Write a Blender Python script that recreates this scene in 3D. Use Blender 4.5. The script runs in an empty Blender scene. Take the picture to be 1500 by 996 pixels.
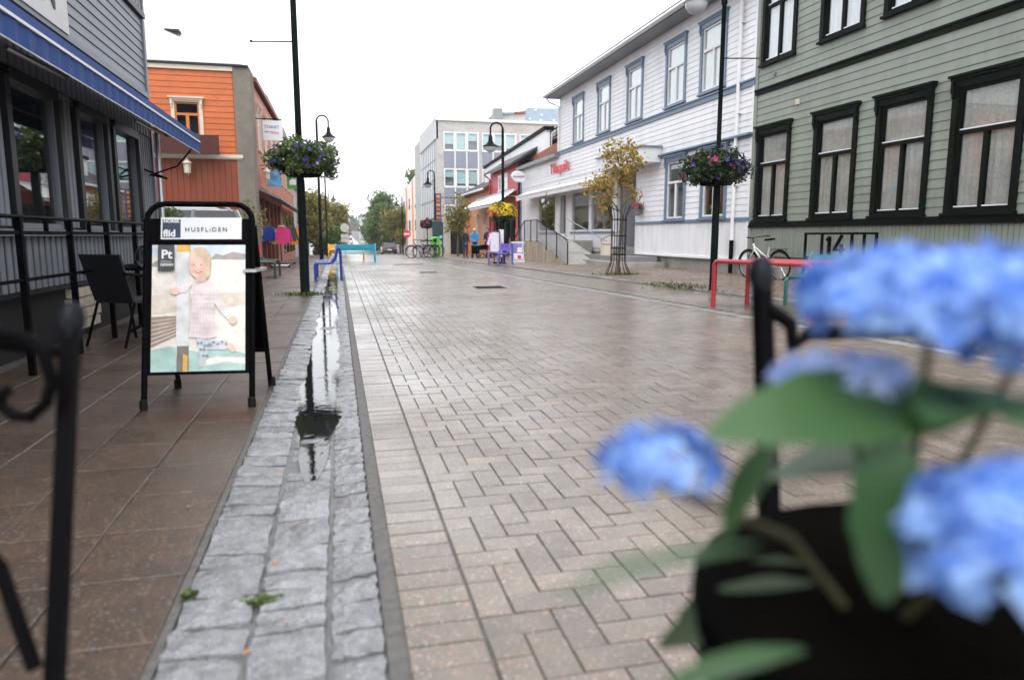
import bpy, math, random
import numpy as np
from mathutils import Vector, Matrix
random.seed(7); rng = np.random.default_rng(7)
S = bpy.context.scene
col = S.collection
PI = math.pi
R_ = math.radians

# ------------------------------------------------------------------ camera, sky, sun, exposure
CAM_H = 1.08
PITCH, YAW = R_(8.353), R_(13.611)
cam_d = bpy.data.cameras.new('camera'); cam = bpy.data.objects.new('camera', cam_d); col.objects.link(cam)
ca, sa, cp, sp = math.cos(YAW), math.sin(YAW), math.cos(PITCH), math.sin(PITCH)
fw = Vector((sa*cp, ca*cp, -sp)); rt = Vector((ca, -sa, 0)); up = Vector((sa*sp, ca*sp, cp))
mw = Matrix(((rt.x, up.x, -fw.x), (rt.y, up.y, -fw.y), (rt.z, up.z, -fw.z))).to_4x4()
mw.translation = (0, 0, CAM_H)
cam.matrix_world = mw
cam_d.sensor_width = 36.0; cam_d.lens = 25.0
cam_d.clip_start = 0.02; cam_d.clip_end = 3000
cam_d.dof.use_dof = True; cam_d.dof.focus_distance = 8.5; cam_d.dof.aperture_fstop = 1.85
S.camera = cam

SUN_EL, SUN_AZ = R_(58), R_(200)
W = bpy.data.worlds.new('World'); S.world = W; W.use_nodes = True
wn = W.node_tree; wn.nodes.clear()
sky = wn.nodes.new('ShaderNodeTexSky'); sky.sky_type = 'NISHITA'; sky.sun_disc = False
sky.sun_elevation = SUN_EL; sky.sun_rotation = SUN_AZ; sky.dust_density = 4.0; sky.air_density = 1.0
hs = wn.nodes.new('ShaderNodeHueSaturation'); hs.inputs['Saturation'].default_value = 0.12
mx = wn.nodes.new('ShaderNodeMixRGB'); mx.inputs['Fac'].default_value = 0.72
mx.inputs['Color2'].default_value = (10.2, 10.5, 11.0, 1)       # even cloud cover
bg = wn.nodes.new('ShaderNodeBackground'); bg.inputs['Strength'].default_value = 0.12
wo = wn.nodes.new('ShaderNodeOutputWorld')
wn.links.new(sky.outputs[0], hs.inputs['Color']); wn.links.new(hs.outputs[0], mx.inputs['Color1'])
wn.links.new(mx.outputs[0], bg.inputs['Color']); wn.links.new(bg.outputs[0], wo.inputs[0])
sd = bpy.data.lights.new('sun', 'SUN'); sd.energy = 0.8; sd.angle = R_(25); sd.color = (1, .97, .93)
sun = bpy.data.objects.new('sun', sd); col.objects.link(sun)
sun.rotation_euler = (PI/2 - SUN_EL, 0, PI - SUN_AZ)

S.view_settings.view_transform = 'Standard'; S.view_settings.look = 'None'
S.view_settings.gamma = 1; S.view_settings.use_curve_mapping = False
S.view_settings.exposure = 0.95
S.render.engine = 'CYCLES'; S.cycles.use_denoising = True
S.cycles.max_bounces = 7; S.cycles.diffuse_bounces = 3; S.cycles.glossy_bounces = 4
S.cycles.transparent_max_bounces = 12; S.cycles.transmission_bounces = 4
S.cycles.sample_clamp_indirect = 6; S.cycles.caustics_reflective = False; S.cycles.caustics_refractive = False

# ------------------------------------------------------------------ helpers
class MB:
    def __init__(s): s.v = []; s.f = []; s.m = []; s.mi = 0
    def add(s, vs, fs):
        o = len(s.v); s.v += [tuple(p) for p in vs]
        s.f += [tuple(i+o for i in f) for f in fs]; s.m += [s.mi]*len(fs); return s
    def box(s, x0, x1, y0, y1, z0, z1):
        if x0 > x1: x0, x1 = x1, x0
        if y0 > y1: y0, y1 = y1, y0
        if z0 > z1: z0, z1 = z1, z0
        v = [(x0,y0,z0),(x1,y0,z0),(x1,y1,z0),(x0,y1,z0),(x0,y0,z1),(x1,y0,z1),(x1,y1,z1),(x0,y1,z1)]
        return s.add(v, [(0,3,2,1),(4,5,6,7),(0,1,5,4),(1,2,6,5),(2,3,7,6),(3,0,4,7)])
    def bar(s, a, b, w, h=None, upv=(0,0,1)):
        a, b = Vector(a), Vector(b); h = h or w
        d = (b-a).normalized(); u = Vector(upv)
        if abs(d.dot(u)) > .98: u = Vector((0,1,0))
        r = d.cross(u).normalized()*w/2; u = r.cross(d).normalized()*h/2
        v = [a-r-u, a+r-u, a+r+u, a-r+u, b-r-u, b+r-u, b+r+u, b-r+u]
        return s.add(v, [(0,1,2,3),(7,6,5,4),(0,4,5,1),(1,5,6,2),(2,6,7,3),(3,7,4,0)])
    def tube(s, pts, r, n=8, caps=True, closed=False):
        P = [Vector(p) for p in pts]; k = len(P)
        rr = r if isinstance(r, (list, tuple)) else [r]*k
        rings = []; prev = None
        for i, p in enumerate(P):
            if closed: d = P[(i+1) % k]-P[i-1]
            else: d = (P[min(i+1, k-1)]-P[max(i-1, 0)])
            d = d.normalized() if d.length > 1e-9 else Vector((0,0,1))
            if prev is None:
                u = Vector((0,0,1)) if abs(d.z) < .9 else Vector((1,0,0))
                prev = d.cross(u).normalized()
            x = prev-d*prev.dot(d)
            x = x.normalized() if x.length > 1e-6 else d.orthogonal().normalized()
            prev = x; y = d.cross(x)
            rings.append([p+(x*math.cos(2*PI*j/n)+y*math.sin(2*PI*j/n))*rr[i] for j in range(n)])
        vs = [q for g in rings for q in g]; fs = []
        for i in range(k if closed else k-1):
            a, b = i*n, ((i+1) % k)*n
            for j in range(n): fs.append((a+j, a+(j+1) % n, b+(j+1) % n, b+j))
        if caps and not closed:
            fs.append(tuple(range(n-1, -1, -1))); fs.append(tuple((k-1)*n+j for j in range(n)))
        return s.add(vs, fs)
    def lathe(s, prof, c=(0,0,0), n=16, sx=1, sy=1):
        vs = []; fs = []; k = len(prof)
        for r, z in prof:
            for j in range(n): vs.append((c[0]+r*sx*math.cos(2*PI*j/n), c[1]+r*sy*math.sin(2*PI*j/n), c[2]+z))
        for i in range(k-1):
            for j in range(n): fs.append((i*n+j, i*n+(j+1) % n, (i+1)*n+(j+1) % n, (i+1)*n+j))
        fs.append(tuple(range(n-1, -1, -1))); fs.append(tuple((k-1)*n+j for j in range(n)))
        return s.add(vs, fs)
    def poly(s, pts): return s.add(pts, [tuple(range(len(pts)))])
    def prism(s, pts, ext):
        n = len(pts); e = Vector(ext); a = [Vector(p) for p in pts]; b = [p+e for p in a]
        fs = [tuple(range(n-1, -1, -1)), tuple(range(n, 2*n))]+[(i, (i+1) % n, n+(i+1) % n, n+i) for i in range(n)]
        return s.add(a+b, fs)
    def mesh(s, name, mats, off=(0,0,0), smooth=False):
        me = bpy.data.meshes.new(name)
        o = off
        me.from_pydata([(p[0]-o[0], p[1]-o[1], p[2]-o[2]) for p in s.v], [], s.f)
        for m in (mats if isinstance(mats, (list, tuple)) else [mats]): me.materials.append(m)
        if any(s.m): me.polygons.foreach_set('material_index', s.m)
        if smooth:
            me.polygons.foreach_set('use_smooth', [True]*len(s.f))
            try: me.set_sharp_from_angle(angle=R_(40))
            except Exception: pass
        me.update(); return me
ORG = {}                      # world origin of each root, for parts given in world metres
def link(o, parent=None):
    col.objects.link(o)
    if parent is not None: o.parent = parent
    return o
def tag(o, label=None, cat=None, group=None, kind=None):
    if label: o['label'] = label
    if cat: o['category'] = cat
    if group: o['group'] = group
    if kind: o['kind'] = kind
    return o
def thing(name, label, cat, loc=(0,0,0), rz=0, group=None):
    o = bpy.data.objects.new(name, None); o.empty_display_size = .2
    link(o); o.location = loc; o.rotation_euler = (0,0,rz); ORG[o.name] = tuple(loc)
    return tag(o, label, cat, group)
def root_of(o):
    while o.parent is not None: o = o.parent
    return o
def part(mb, name, mat, parent, local=False, smooth=False, label=None):
    """a part; mb in world metres (or in the thing's own frame when local)"""
    off = (0,0,0) if local else ORG.get(root_of(parent).name, (0,0,0))
    o = bpy.data.objects.new(name, mb.mesh(name, mat, off, smooth)); link(o, parent)
    if label: o['label'] = label
    return o
def solo(mb, name, mat, label=None, cat=None, group=None, kind=None, loc=(0,0,0), smooth=False, local=False):
    o = bpy.data.objects.new(name, mb.mesh(name, mat, (0,0,0) if local else loc, smooth)); link(o); o.location = loc
    ORG[o.name] = tuple(loc)
    return tag(o, label, cat, group, kind)
def copy_tree(o, parent=None):
    c = o.copy(); col.objects.link(c)
    if parent is not None: c.parent = parent
    for ch in list(o.children): copy_tree(ch, c)
    return c
def lerp(a, b, t): return a+(b-a)*t
def arc(c, r, a0, a1, n, ax=(1,0,0), ay=(0,0,1)):
    c = Vector(c); ax = Vector(ax); ay = Vector(ay)
    return [c+ax*r*math.cos(lerp(a0, a1, i/n))+ay*r*math.sin(lerp(a0, a1, i/n)) for i in range(n+1)]
GZ = [(-60,0),(26,0),(40,-.18),(60,-.5),(93,-1.3),(150,-1.6),(250,-.3),(400,2.5),(900,8)]
def gz(y):
    for (a, za), (b, zb) in zip(GZ, GZ[1:]):
        if y <= b: return lerp(za, zb, max(0, (y-a)/(b-a)))
    return GZ[-1][1]

# ------------------------------------------------------------------ materials
def N(t, k, **kw):
    n = t.nodes.new(k)
    for a, b in kw.items(): setattr(n, a, b)
    return n
def M(name, c, rough=.5, metal=0, var=.1, scale=6, bump=0, bscale=80, spec=.5, coat=0, c2=None, c2amt=.5, c2scale=1.2,
      ovar=0, stretch=None, coatr=.05, coatvar=0, roughvar=0, rscale=1.0, speck=None, emit=0, trans=0, alpha=1, sub=0):
    m = bpy.data.materials.new(name); m.use_nodes = True; t = m.node_tree; L = t.links.new
    b = t.nodes['Principled BSDF']
    b.inputs['Roughness'].default_value = rough; b.inputs['Metallic'].default_value = metal
    b.inputs['Specular IOR Level'].default_value = spec; b.inputs['Coat Weight'].default_value = coat; b.inputs['Coat Roughness'].default_value = coatr
    b.inputs['Transmission Weight'].default_value = trans; b.inputs['Alpha'].default_value = alpha
    geo = N(t, 'ShaderNodeNewGeometry'); pos = geo.outputs['Position']
    if stretch:
        mp = N(t, 'ShaderNodeMapping'); mp.inputs['Scale'].default_value = stretch; L(pos, mp.inputs[0]); spos = mp.outputs[0]
    else: spos = pos
    no = N(t, 'ShaderNodeTexNoise'); no.inputs['Scale'].default_value = scale; no.inputs['Detail'].default_value = 5; L(spos, no.inputs['Vector'])
    cr = N(t, 'ShaderNodeValToRGB')
    cr.color_ramp.elements[0].position = .3; cr.color_ramp.elements[1].position = .7
    cr.color_ramp.elements[0].color = tuple(min(1, x*(1-var)) for x in c)+(1,)
    cr.color_ramp.elements[1].color = tuple(min(1, x*(1+var)) for x in c)+(1,)
    L(no.outputs['Fac'], cr.inputs[0]); cur = cr.outputs[0]
    if c2:
        n2 = N(t, 'ShaderNodeTexNoise'); n2.inputs['Scale'].default_value = c2scale; n2.inputs['Detail'].default_value = 7; n2.inputs['Roughness'].default_value = .65
        L(spos, n2.inputs['Vector'])
        r2 = N(t, 'ShaderNodeValToRGB'); r2.color_ramp.elements[0].position = .48; r2.color_ramp.elements[1].position = .68
        r2.color_ramp.elements[1].color = (c2amt,)*3+(1,)
        L(n2.outputs['Fac'], r2.inputs[0])
        mm = N(t, 'ShaderNodeMixRGB'); L(r2.outputs[0], mm.inputs[0]); L(cur, mm.inputs[1]); mm.inputs[2].default_value = tuple(c2)+(1,); cur = mm.outputs[0]
    if speck:
        for sc_, c_, th in speck:
            vo = N(t, 'ShaderNodeTexVoronoi'); vo.inputs['Scale'].default_value = sc_; L(pos, vo.inputs['Vector'])
            sep = N(t, 'ShaderNodeSeparateColor'); L(vo.outputs['Color'], sep.inputs[0])
            gt = N(t, 'ShaderNodeMath', operation='GREATER_THAN'); L(sep.outputs[0], gt.inputs[0]); gt.inputs[1].default_value = th
            ml = N(t, 'ShaderNodeMath', operation='MULTIPLY'); L(gt.outputs[0], ml.inputs[0]); ml.inputs[1].default_value = .48
            mm = N(t, 'ShaderNodeMixRGB'); L(ml.outputs[0], mm.inputs[0]); L(cur, mm.inputs[1]); mm.inputs[2].default_value = tuple(c_)+(1,); cur = mm.outputs[0]
    if ovar:
        oi = N(t, 'ShaderNodeObjectInfo'); ad = N(t, 'ShaderNodeMath', operation='ADD'); L(oi.outputs['Random'], ad.inputs[0]); L(geo.outputs['Random Per Island'], ad.inputs[1])
        fr = N(t, 'ShaderNodeMath', operation='FRACT'); L(ad.outputs[0], fr.inputs[0])
        mr = N(t, 'ShaderNodeMapRange'); mr.inputs[3].default_value = 1-ovar; mr.inputs[4].default_value = 1+ovar; L(fr.outputs[0], mr.inputs[0])
        mm = N(t, 'ShaderNodeVectorMath', operation='SCALE'); L(cur, mm.inputs[0]); L(mr.outputs[0], mm.inputs['Scale']); cur = mm.outputs[0]
    L(cur, b.inputs['Base Color'])
    if roughvar:
        n3 = N(t, 'ShaderNodeTexNoise'); n3.inputs['Scale'].default_value = rscale; n3.inputs['Detail'].default_value = 4; L(pos, n3.inputs['Vector'])
        mr = N(t, 'ShaderNodeMapRange'); mr.inputs[1].default_value = .35; mr.inputs[2].default_value = .65
        mr.inputs[3].default_value = max(.03, rough-roughvar); mr.inputs[4].default_value = min(1, rough+roughvar)
        L(n3.outputs['Fac'], mr.inputs[0]); L(mr.outputs[0], b.inputs['Roughness'])
    if coatvar:                                                  # patchy film of rain
        n4 = N(t, 'ShaderNodeTexNoise'); n4.inputs['Scale'].default_value = .55; n4.inputs['Detail'].default_value = 6; n4.inputs['Roughness'].default_value = .62; L(pos, n4.inputs['Vector'])
        mr = N(t, 'ShaderNodeMapRange'); mr.inputs[1].default_value = .38; mr.inputs[2].default_value = .62; mr.inputs[3].default_value = coat*(1-coatvar); mr.inputs[4].default_value = min(1, coat*(1+coatvar)); L(n4.outputs['Fac'], mr.inputs[0]); L(mr.outputs[0], b.inputs['Coat Weight'])
    if bump:
        nb = N(t, 'ShaderNodeTexNoise'); nb.inputs['Scale'].default_value = bscale; nb.inputs['Detail'].default_value = 4; L(spos, nb.inputs['Vector'])
        bp = N(t, 'ShaderNodeBump'); bp.inputs['Strength'].default_value = bump; bp.inputs['Distance'].default_value = .01
        L(nb.outputs['Fac'], bp.inputs['Height']); L(bp.outputs[0], b.inputs['Normal'])
    if emit:
        b.inputs['Emission Color'].default_value = tuple(c)+(1,); b.inputs['Emission Strength'].default_value = emit
    return m
def leafmat(name, ca_, cb_, tl=.35, rough=.45):
    m = bpy.data.materials.new(name); m.use_nodes = True; t = m.node_tree; L = t.links.new
    b = t.nodes['Principled BSDF']; out = t.nodes['Material Output']; b.inputs['Roughness'].default_value = rough
    geo = N(t, 'ShaderNodeNewGeometry'); oi = N(t, 'ShaderNodeObjectInfo')
    ad = N(t, 'ShaderNodeMath', operation='ADD'); L(oi.outputs['Random'], ad.inputs[0]); L(geo.outputs['Random Per Island'], ad.inputs[1])
    fr = N(t, 'ShaderNodeMath', operation='FRACT'); L(ad.outputs[0], fr.inputs[0])
    cr = N(t, 'ShaderNodeValToRGB'); cr.color_ramp.elements[0].color = tuple(ca_)+(1,); cr.color_ramp.elements[1].color = tuple(cb_)+(1,)
    L(fr.outputs[0], cr.inputs[0]); L(cr.outputs[0], b.inputs['Base Color'])
    tr = N(t, 'ShaderNodeBsdfTranslucent'); L(cr.outputs[0], tr.inputs[0])
    ms = N(t, 'ShaderNodeMixShader'); ms.inputs[0].default_value = tl; L(b.outputs[0], ms.inputs[1]); L(tr.outputs[0], ms.inputs[2]); L(ms.outputs[0], out.inputs[0])
    return m
def glassmat(name, tint=(.9,.95,.95), refl=1.7, rough=.01):
    m = bpy.data.materials.new(name); m.use_nodes = True; t = m.node_tree; L = t.links.new
    out = t.nodes['Material Output']; t.nodes.remove(t.nodes['Principled BSDF'])
    lw = N(t, 'ShaderNodeLayerWeight'); lw.inputs[0].default_value = .5           # Schlick on the facing angle, same from both sides of the pane
    pw = N(t, 'ShaderNodeMath', operation='POWER'); L(lw.outputs['Facing'], pw.inputs[0]); pw.inputs[1].default_value = 4.2
    sc2 = N(t, 'ShaderNodeMath', operation='MULTIPLY_ADD'); L(pw.outputs[0], sc2.inputs[0]); sc2.inputs[1].default_value = .95; sc2.inputs[2].default_value = .045
    ml = N(t, 'ShaderNodeMath', operation='MULTIPLY', use_clamp=True); L(sc2.outputs[0], ml.inputs[0]); ml.inputs[1].default_value = refl
    tr = N(t, 'ShaderNodeBsdfTransparent'); tr.inputs[0].default_value = tuple(tint)+(1,)
    gl = N(t, 'ShaderNodeBsdfGlossy'); gl.inputs['Roughness'].default_value = rough
    ms = N(t, 'ShaderNodeMixShader'); L(ml.outputs[0], ms.inputs[0]); L(tr.outputs[0], ms.inputs[1]); L(gl.outputs[0], ms.inputs[2]); L(ms.outputs[0], out.inputs[0])
    return m
def weave(m, scale, amount=.25, stretch=(1,1,1)):
    """darken a cloth in a fine crossing pattern (lace, wickerwork)"""
    t = m.node_tree; b = t.nodes['Principled BSDF']; L = t.links.new
    src = b.inputs['Base Color'].links[0].from_socket
    geo = N(t, 'ShaderNodeNewGeometry'); mp = N(t, 'ShaderNodeMapping'); mp.inputs['Scale'].default_value = stretch; L(geo.outputs['Position'], mp.inputs[0])
    vo = N(t, 'ShaderNodeTexVoronoi'); vo.inputs['Scale'].default_value = scale; L(mp.outputs[0], vo.inputs['Vector'])
    mr = N(t, 'ShaderNodeMapRange'); mr.inputs[3].default_value = 1; mr.inputs[4].default_value = 1-amount; L(vo.outputs['Distance'], mr.inputs[0])
    mm = N(t, 'ShaderNodeVectorMath', operation='SCALE'); L(src, mm.inputs[0]); L(mr.outputs[0], mm.inputs['Scale']); L(mm.outputs[0], b.inputs['Base Color'])
    return m

ORANGE_F = (.33,.15,.075); PALE_F = (.4,.36,.32)
m_brick = M('paving brick', (.155,.122,.096), .45, coat=.6, coatr=.2, coatvar=.55, var=.18, scale=9, ovar=.2, bump=.35, bscale=160, roughvar=.14, rscale=.7, spec=.55,
            c2=(.10,.078,.062), c2amt=.7, c2scale=.8, speck=[(105, ORANGE_F, .925), (140, PALE_F, .95), (120, (.07,.062,.06), .95), (70, (.10,.085,.075), .95)])
m_joint = M('joint sand', (.10,.094,.088), .7, var=.25, scale=30, bump=.3)
m_road = M('distant paving', (.155,.126,.10), .4, coat=.75, coatr=.18, coatvar=.3, var=.12, scale=3, roughvar=.12, rscale=.5, bump=.2, bscale=40, c2=(.15,.13,.12), c2amt=.5, c2scale=.5)
m_slab = M('pavement slab', (.068,.043,.029), .42, coat=.22, coatvar=.5, coatr=.2, var=.18, scale=7, ovar=.08, bump=.35, bscale=140, roughvar=.14, rscale=1.3, spec=.5,
           c2=(.04,.028,.022), c2amt=.7, c2scale=1.6, speck=[(95, (.2,.1,.055), .92), (120, (.2,.18,.16), .95), (110, (.02,.016,.014), .93)])
m_granite = M('granite sett', (.20,.20,.21), .4, var=.25, scale=26, ovar=.16, bump=.8, bscale=45, roughvar=.15, rscale=4, c2=(.11,.11,.115), c2amt=.8, c2scale=7,
              speck=[(260, (.08,.08,.09), .93), (300, (.6,.6,.6), .95)])
m_kerb = M('kerb granite', (.21,.205,.20), .5, var=.2, scale=20, ovar=.12, bump=.5, bscale=50)
m_mortar = M('mortar', (.135,.135,.135), .55, var=.2, scale=20, bump=.5, bscale=60)
m_concrete = M('concrete', (.33,.32,.30), .8, var=.12, scale=4, bump=.3, bscale=50, c2=(.17,.16,.14), c2amt=.7, c2scale=1.1)
m_conc2 = M('office concrete', (.47,.455,.43), .8, var=.1, scale=3, c2=(.30,.29,.27), c2amt=.6, c2scale=.8)
m_pier = M('brown grey render', (.20,.175,.145), .85, var=.15, scale=3, bump=.4, bscale=40, c2=(.12,.105,.09), c2amt=.7)
m_water = M('rain water', (.012,.012,.012), .02, var=0, spec=.9, bump=.05, bscale=18)
m_asph = M('asphalt', (.06,.06,.06), .6, var=.15, scale=8, bump=.2)
m_grass = M('grass', (.05,.085,.025), .8, var=.4, scale=15)
m_black = M('black painted steel', (.003,.003,.0035), .5, var=.1, spec=.025)
m_dgreen = M('dark green lamp paint', (.003,.006,.006), .45, var=.1, spec=.06)
m_blackpl = M('black plastic', (.002,.002,.0022), .7, var=.1, spec=.01)
m_chrome = M('bright metal', (.6,.61,.63), .28, metal=1, var=.05)
m_white = M('white paint', (.78,.78,.80), .5, var=.03, scale=3, c2=(.60,.60,.60), c2amt=.35, c2scale=1.5)
m_whitew = M('white boards', (.76,.765,.79), .5, var=.04, scale=3, ovar=.04, bump=.2, bscale=30, stretch=(1,1,.35), c2=(.52,.52,.55), c2amt=.4, c2scale=1.6)
m_blue_t = M('grey blue trim paint', (.13,.19,.27), .45, var=.08)
m_greenw = M('sage green boards', (.212,.242,.20), .5, var=.07, ovar=.06, bump=.25, bscale=30, stretch=(1,1,.35), c2=(.145,.168,.138), c2amt=.6, c2scale=1.6)
m_dkgreen = M('very dark green trim', (.003,.005,.004), .5, spec=.05, var=.1)
m_greyw = M('blue grey boards', (.20,.215,.25), .5, var=.06, ovar=.05, bump=.2, bscale=30, c2=(.13,.14,.165), c2amt=.4, c2scale=1.5)
m_greydk = M('dark slate grey paint', (.010,.011,.014), .45, var=.1)
m_orangew = M('orange boards', (.56,.135,.03), .5, var=.06, ovar=.05, bump=.15, bscale=30, c2=(.44,.1,.025), c2amt=.4, c2scale=2)
m_brickred = M('brick red boards', (.23,.05,.022), .55, var=.08, ovar=.07, bump=.15, bscale=30, c2=(.16,.033,.016), c2amt=.4)
m_cream = M('cream paint', (.66,.58,.46), .5, var=.04)
m_salmon = M('salmon red boards', (.50,.15,.08), .55, var=.08, ovar=.08, bump=.15, bscale=30, c2=(.5,.25,.17), c2amt=.5)
m_redw = M('crimson boards', (.50,.045,.055), .5, var=.06, ovar=.05, bump=.1, bscale=30)
m_ochre = M('ochre orange boards', (.56,.19,.04), .5, var=.06, ovar=.05, bump=.1, bscale=30)
m_rooftile = M('dark roof tile', (.055,.048,.05), .6, var=.2, ovar=.15, scale=10)
m_rust = M('rusty sheet', (.27,.085,.04), .7, var=.25, scale=5, c2=(.35,.14,.06), c2amt=.7)
m_roofm = M('pale sheet metal', (.36,.37,.38), .4, var=.05, metal=.1)
m_bluemetal = M('blue grey cladding', (.30,.37,.46), .45, var=.08, scale=2)
m_glass = glassmat('window glass', (.95,.97,.97), 1.35)
m_glassd = glassmat('tinted glass', (.5,.53,.53), 1.3)
m_meshglass = M('grey mesh screen', (.30,.31,.33), .4, var=.1, alpha=.55)
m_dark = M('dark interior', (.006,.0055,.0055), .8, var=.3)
m_room = M('shop interior wall', (.35,.30,.25), .7, var=.2)
m_curtain = M('pale curtain', (.86,.87,.9), .8, var=.05, scale=8)
m_lace = weave(M('lace curtain', (.56,.54,.50), .85, var=.16, scale=3), 22, .28, (1,1,.7))
m_paneblind = M('turquoise blind', (.50,.70,.71), .6, var=.05)
m_bluefab = M('blue awning cloth', (.008,.05,.22), .7, var=.12, scale=5, bump=.2, bscale=120)
m_whitefab = M('white awning cloth', (.74,.74,.74), .7, var=.06, scale=4)
m_alu = M('aluminium', (.55,.56,.58), .35, metal=.7, var=.05)
m_red = M('red enamel', (.40,.02,.03), .28, var=.06, coat=.3)
m_green = M('green enamel', (.035,.16,.11), .35, var=.08, coat=.2)
m_dgbench = M('bottle green enamel', (.012,.045,.042), .35, var=.08, coat=.2)
m_blue = M('deep blue enamel', (.02,.045,.30), .28, var=.06, coat=.3)
m_cyan = M('cyan enamel', (.02,.42,.62), .3, var=.05, coat=.3)
m_yellow = M('yellow enamel', (.75,.38,.02), .3, var=.05, coat=.3)
m_purple = M('violet enamel', (.12,.09,.42), .3, var=.05, coat=.3)
m_lime = M('lime green enamel', (.13,.55,.05), .35, var=.05)
m_bark = M('bark', (.10,.075,.055), .85, var=.3, scale=20, bump=.6, bscale=30)
m_leafg = leafmat('green leaves', (.04,.085,.015), (.15,.21,.045))
m_leafy = leafmat('yellowing leaves', (.09,.12,.02), (.33,.27,.05))
m_leafo = leafmat('golden leaves', (.14,.17,.03), (.60,.34,.06))
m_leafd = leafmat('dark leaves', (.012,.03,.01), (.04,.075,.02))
m_leaff = leafmat('far conifer', (.03,.055,.035), (.055,.085,.05))
m_skin = M('skin', (.50,.29,.21), .55, var=.05)
m_text_dk = M('dark lettering', (.03,.035,.05), .6, var=0)
m_text_w = M('white lettering', (.8,.8,.8), .6, var=0)
m_text_red = M('red lettering', (.62,.035,.05), .45, var=.05)
m_text_bl = M('blue lettering', (.03,.10,.40), .6, var=0)
m_grey = M('mid grey paint', (.22,.23,.24), .5, var=.06)
m_rubber = M('rubber', (.008,.008,.008), .8, var=.1, spec=.2)

def text(body, size, mat, parent, loc, rot, name='lettering', align='LEFT', depth=.002, bold=0, space=1.0):
    cu = bpy.data.curves.new('t', 'FONT'); cu.body = body; cu.size = size; cu.align_x = align; cu.extrude = depth; cu.offset = bold
    cu.resolution_u = 3; cu.space_character = space
    o = bpy.data.objects.new('t', cu); col.objects.link(o)
    dg = bpy.context.evaluated_depsgraph_get(); dg.update()
    me = bpy.data.meshes.new_from_object(o.evaluated_get(dg)); bpy.data.objects.remove(o); bpy.data.curves.remove(cu)
    me.materials.clear(); me.materials.append(mat)
    t = bpy.data.objects.new(name, me); link(t, parent)
    org = ORG.get(root_of(parent).name, (0,0,0))
    t.location = Vector(loc)-Vector(org); t.rotation_euler = rot
    return t
# ------------------------------------------------------------------ ground
def band_x(y):  return max(3.5, 5.22-(y-8.19)*.0794)           # flush granite band, street side
def kerb_x(y):  return max(5.5, 7.0-(y-11)*.0942)              # low kerb of the right pavement
def ribbon(x0, x1, y0, y1, dz, step=2.0):
    mb = MB(); n = max(1, int((y1-y0)/step)); vs = []; fs = []
    for i in range(n+1):
        y = lerp(y0, y1, i/n); a = x0(y) if callable(x0) else x0; b = x1(y) if callable(x1) else x1
        vs += [(a, y, gz(y)+dz), (b, y, gz(y)+dz)]
        if i: fs.append((2*i-2, 2*i-1, 2*i+1, 2*i))
    return mb.add(vs, fs)
def struct(mb, name, mat): return solo(mb, name, mat, kind='structure')

g = MB(); ys = [-40, -10, 0, 10, 20, 26, 33, 40, 50, 60, 75, 93, 120, 150, 200, 250, 320, 400, 600, 900]
for i, y in enumerate(ys):
    g.v += [(-500, y, gz(y)-.06), (500, y, gz(y)-.06)]
    if i: g.f.append((2*i-2, 2*i-1, 2*i+1, 2*i)); g.m.append(0)
struct(g, 'ground', M('ground earth and asphalt', (.09,.088,.08), .7, var=.2, scale=2, bump=.2))

YB = 27.0                                                     # bricks are laid singly up to here
road = struct(ribbon(.09, band_x, -4, YB, -.006), 'road', m_joint)
struct(ribbon(.09, band_x, YB, 330, -.003, 4), 'road_beyond', m_road)
zone = struct(ribbon(lambda y: band_x(y)+.22, kerb_x, -4, YB, -.012), 'parking_strip', m_joint)
struct(ribbon(lambda y: band_x(y)+.0, kerb_x, YB, 330, -.0005, 4), 'parking_strip_beyond', m_road)
rpave = struct(ribbon(lambda y: kerb_x(y)+.14, 10.75, -4, YB, .018), 'right_pavement', m_joint)
m_rp = M('right pavement paving', (.20,.145,.115), .38, var=.15, scale=5, roughvar=.12, bump=.2, c2=(.12,.09,.075), c2amt=.5)
struct(ribbon(lambda y: kerb_x(y)+.14, 10.9, YB, 110, .022), 'right_pavement_beyond', m_rp)
lpave = struct(ribbon(-6.5, -.49, -4, 46, -.012), 'left_pavement', m_joint)
struct(ribbon(-7, -.49, 46, 200, -.004, 4), 'left_pavement_beyond', M('far left paving', (.17,.14,.125), .35, var=.12, scale=3, roughvar=.12))
gut = struct(ribbon(-.495, .138, -4, 30, -.026), 'gutter', m_mortar)
struct(ribbon(-.495, .135, 30, 200, -.004, 4), 'gutter_beyond', m_granite)

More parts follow.
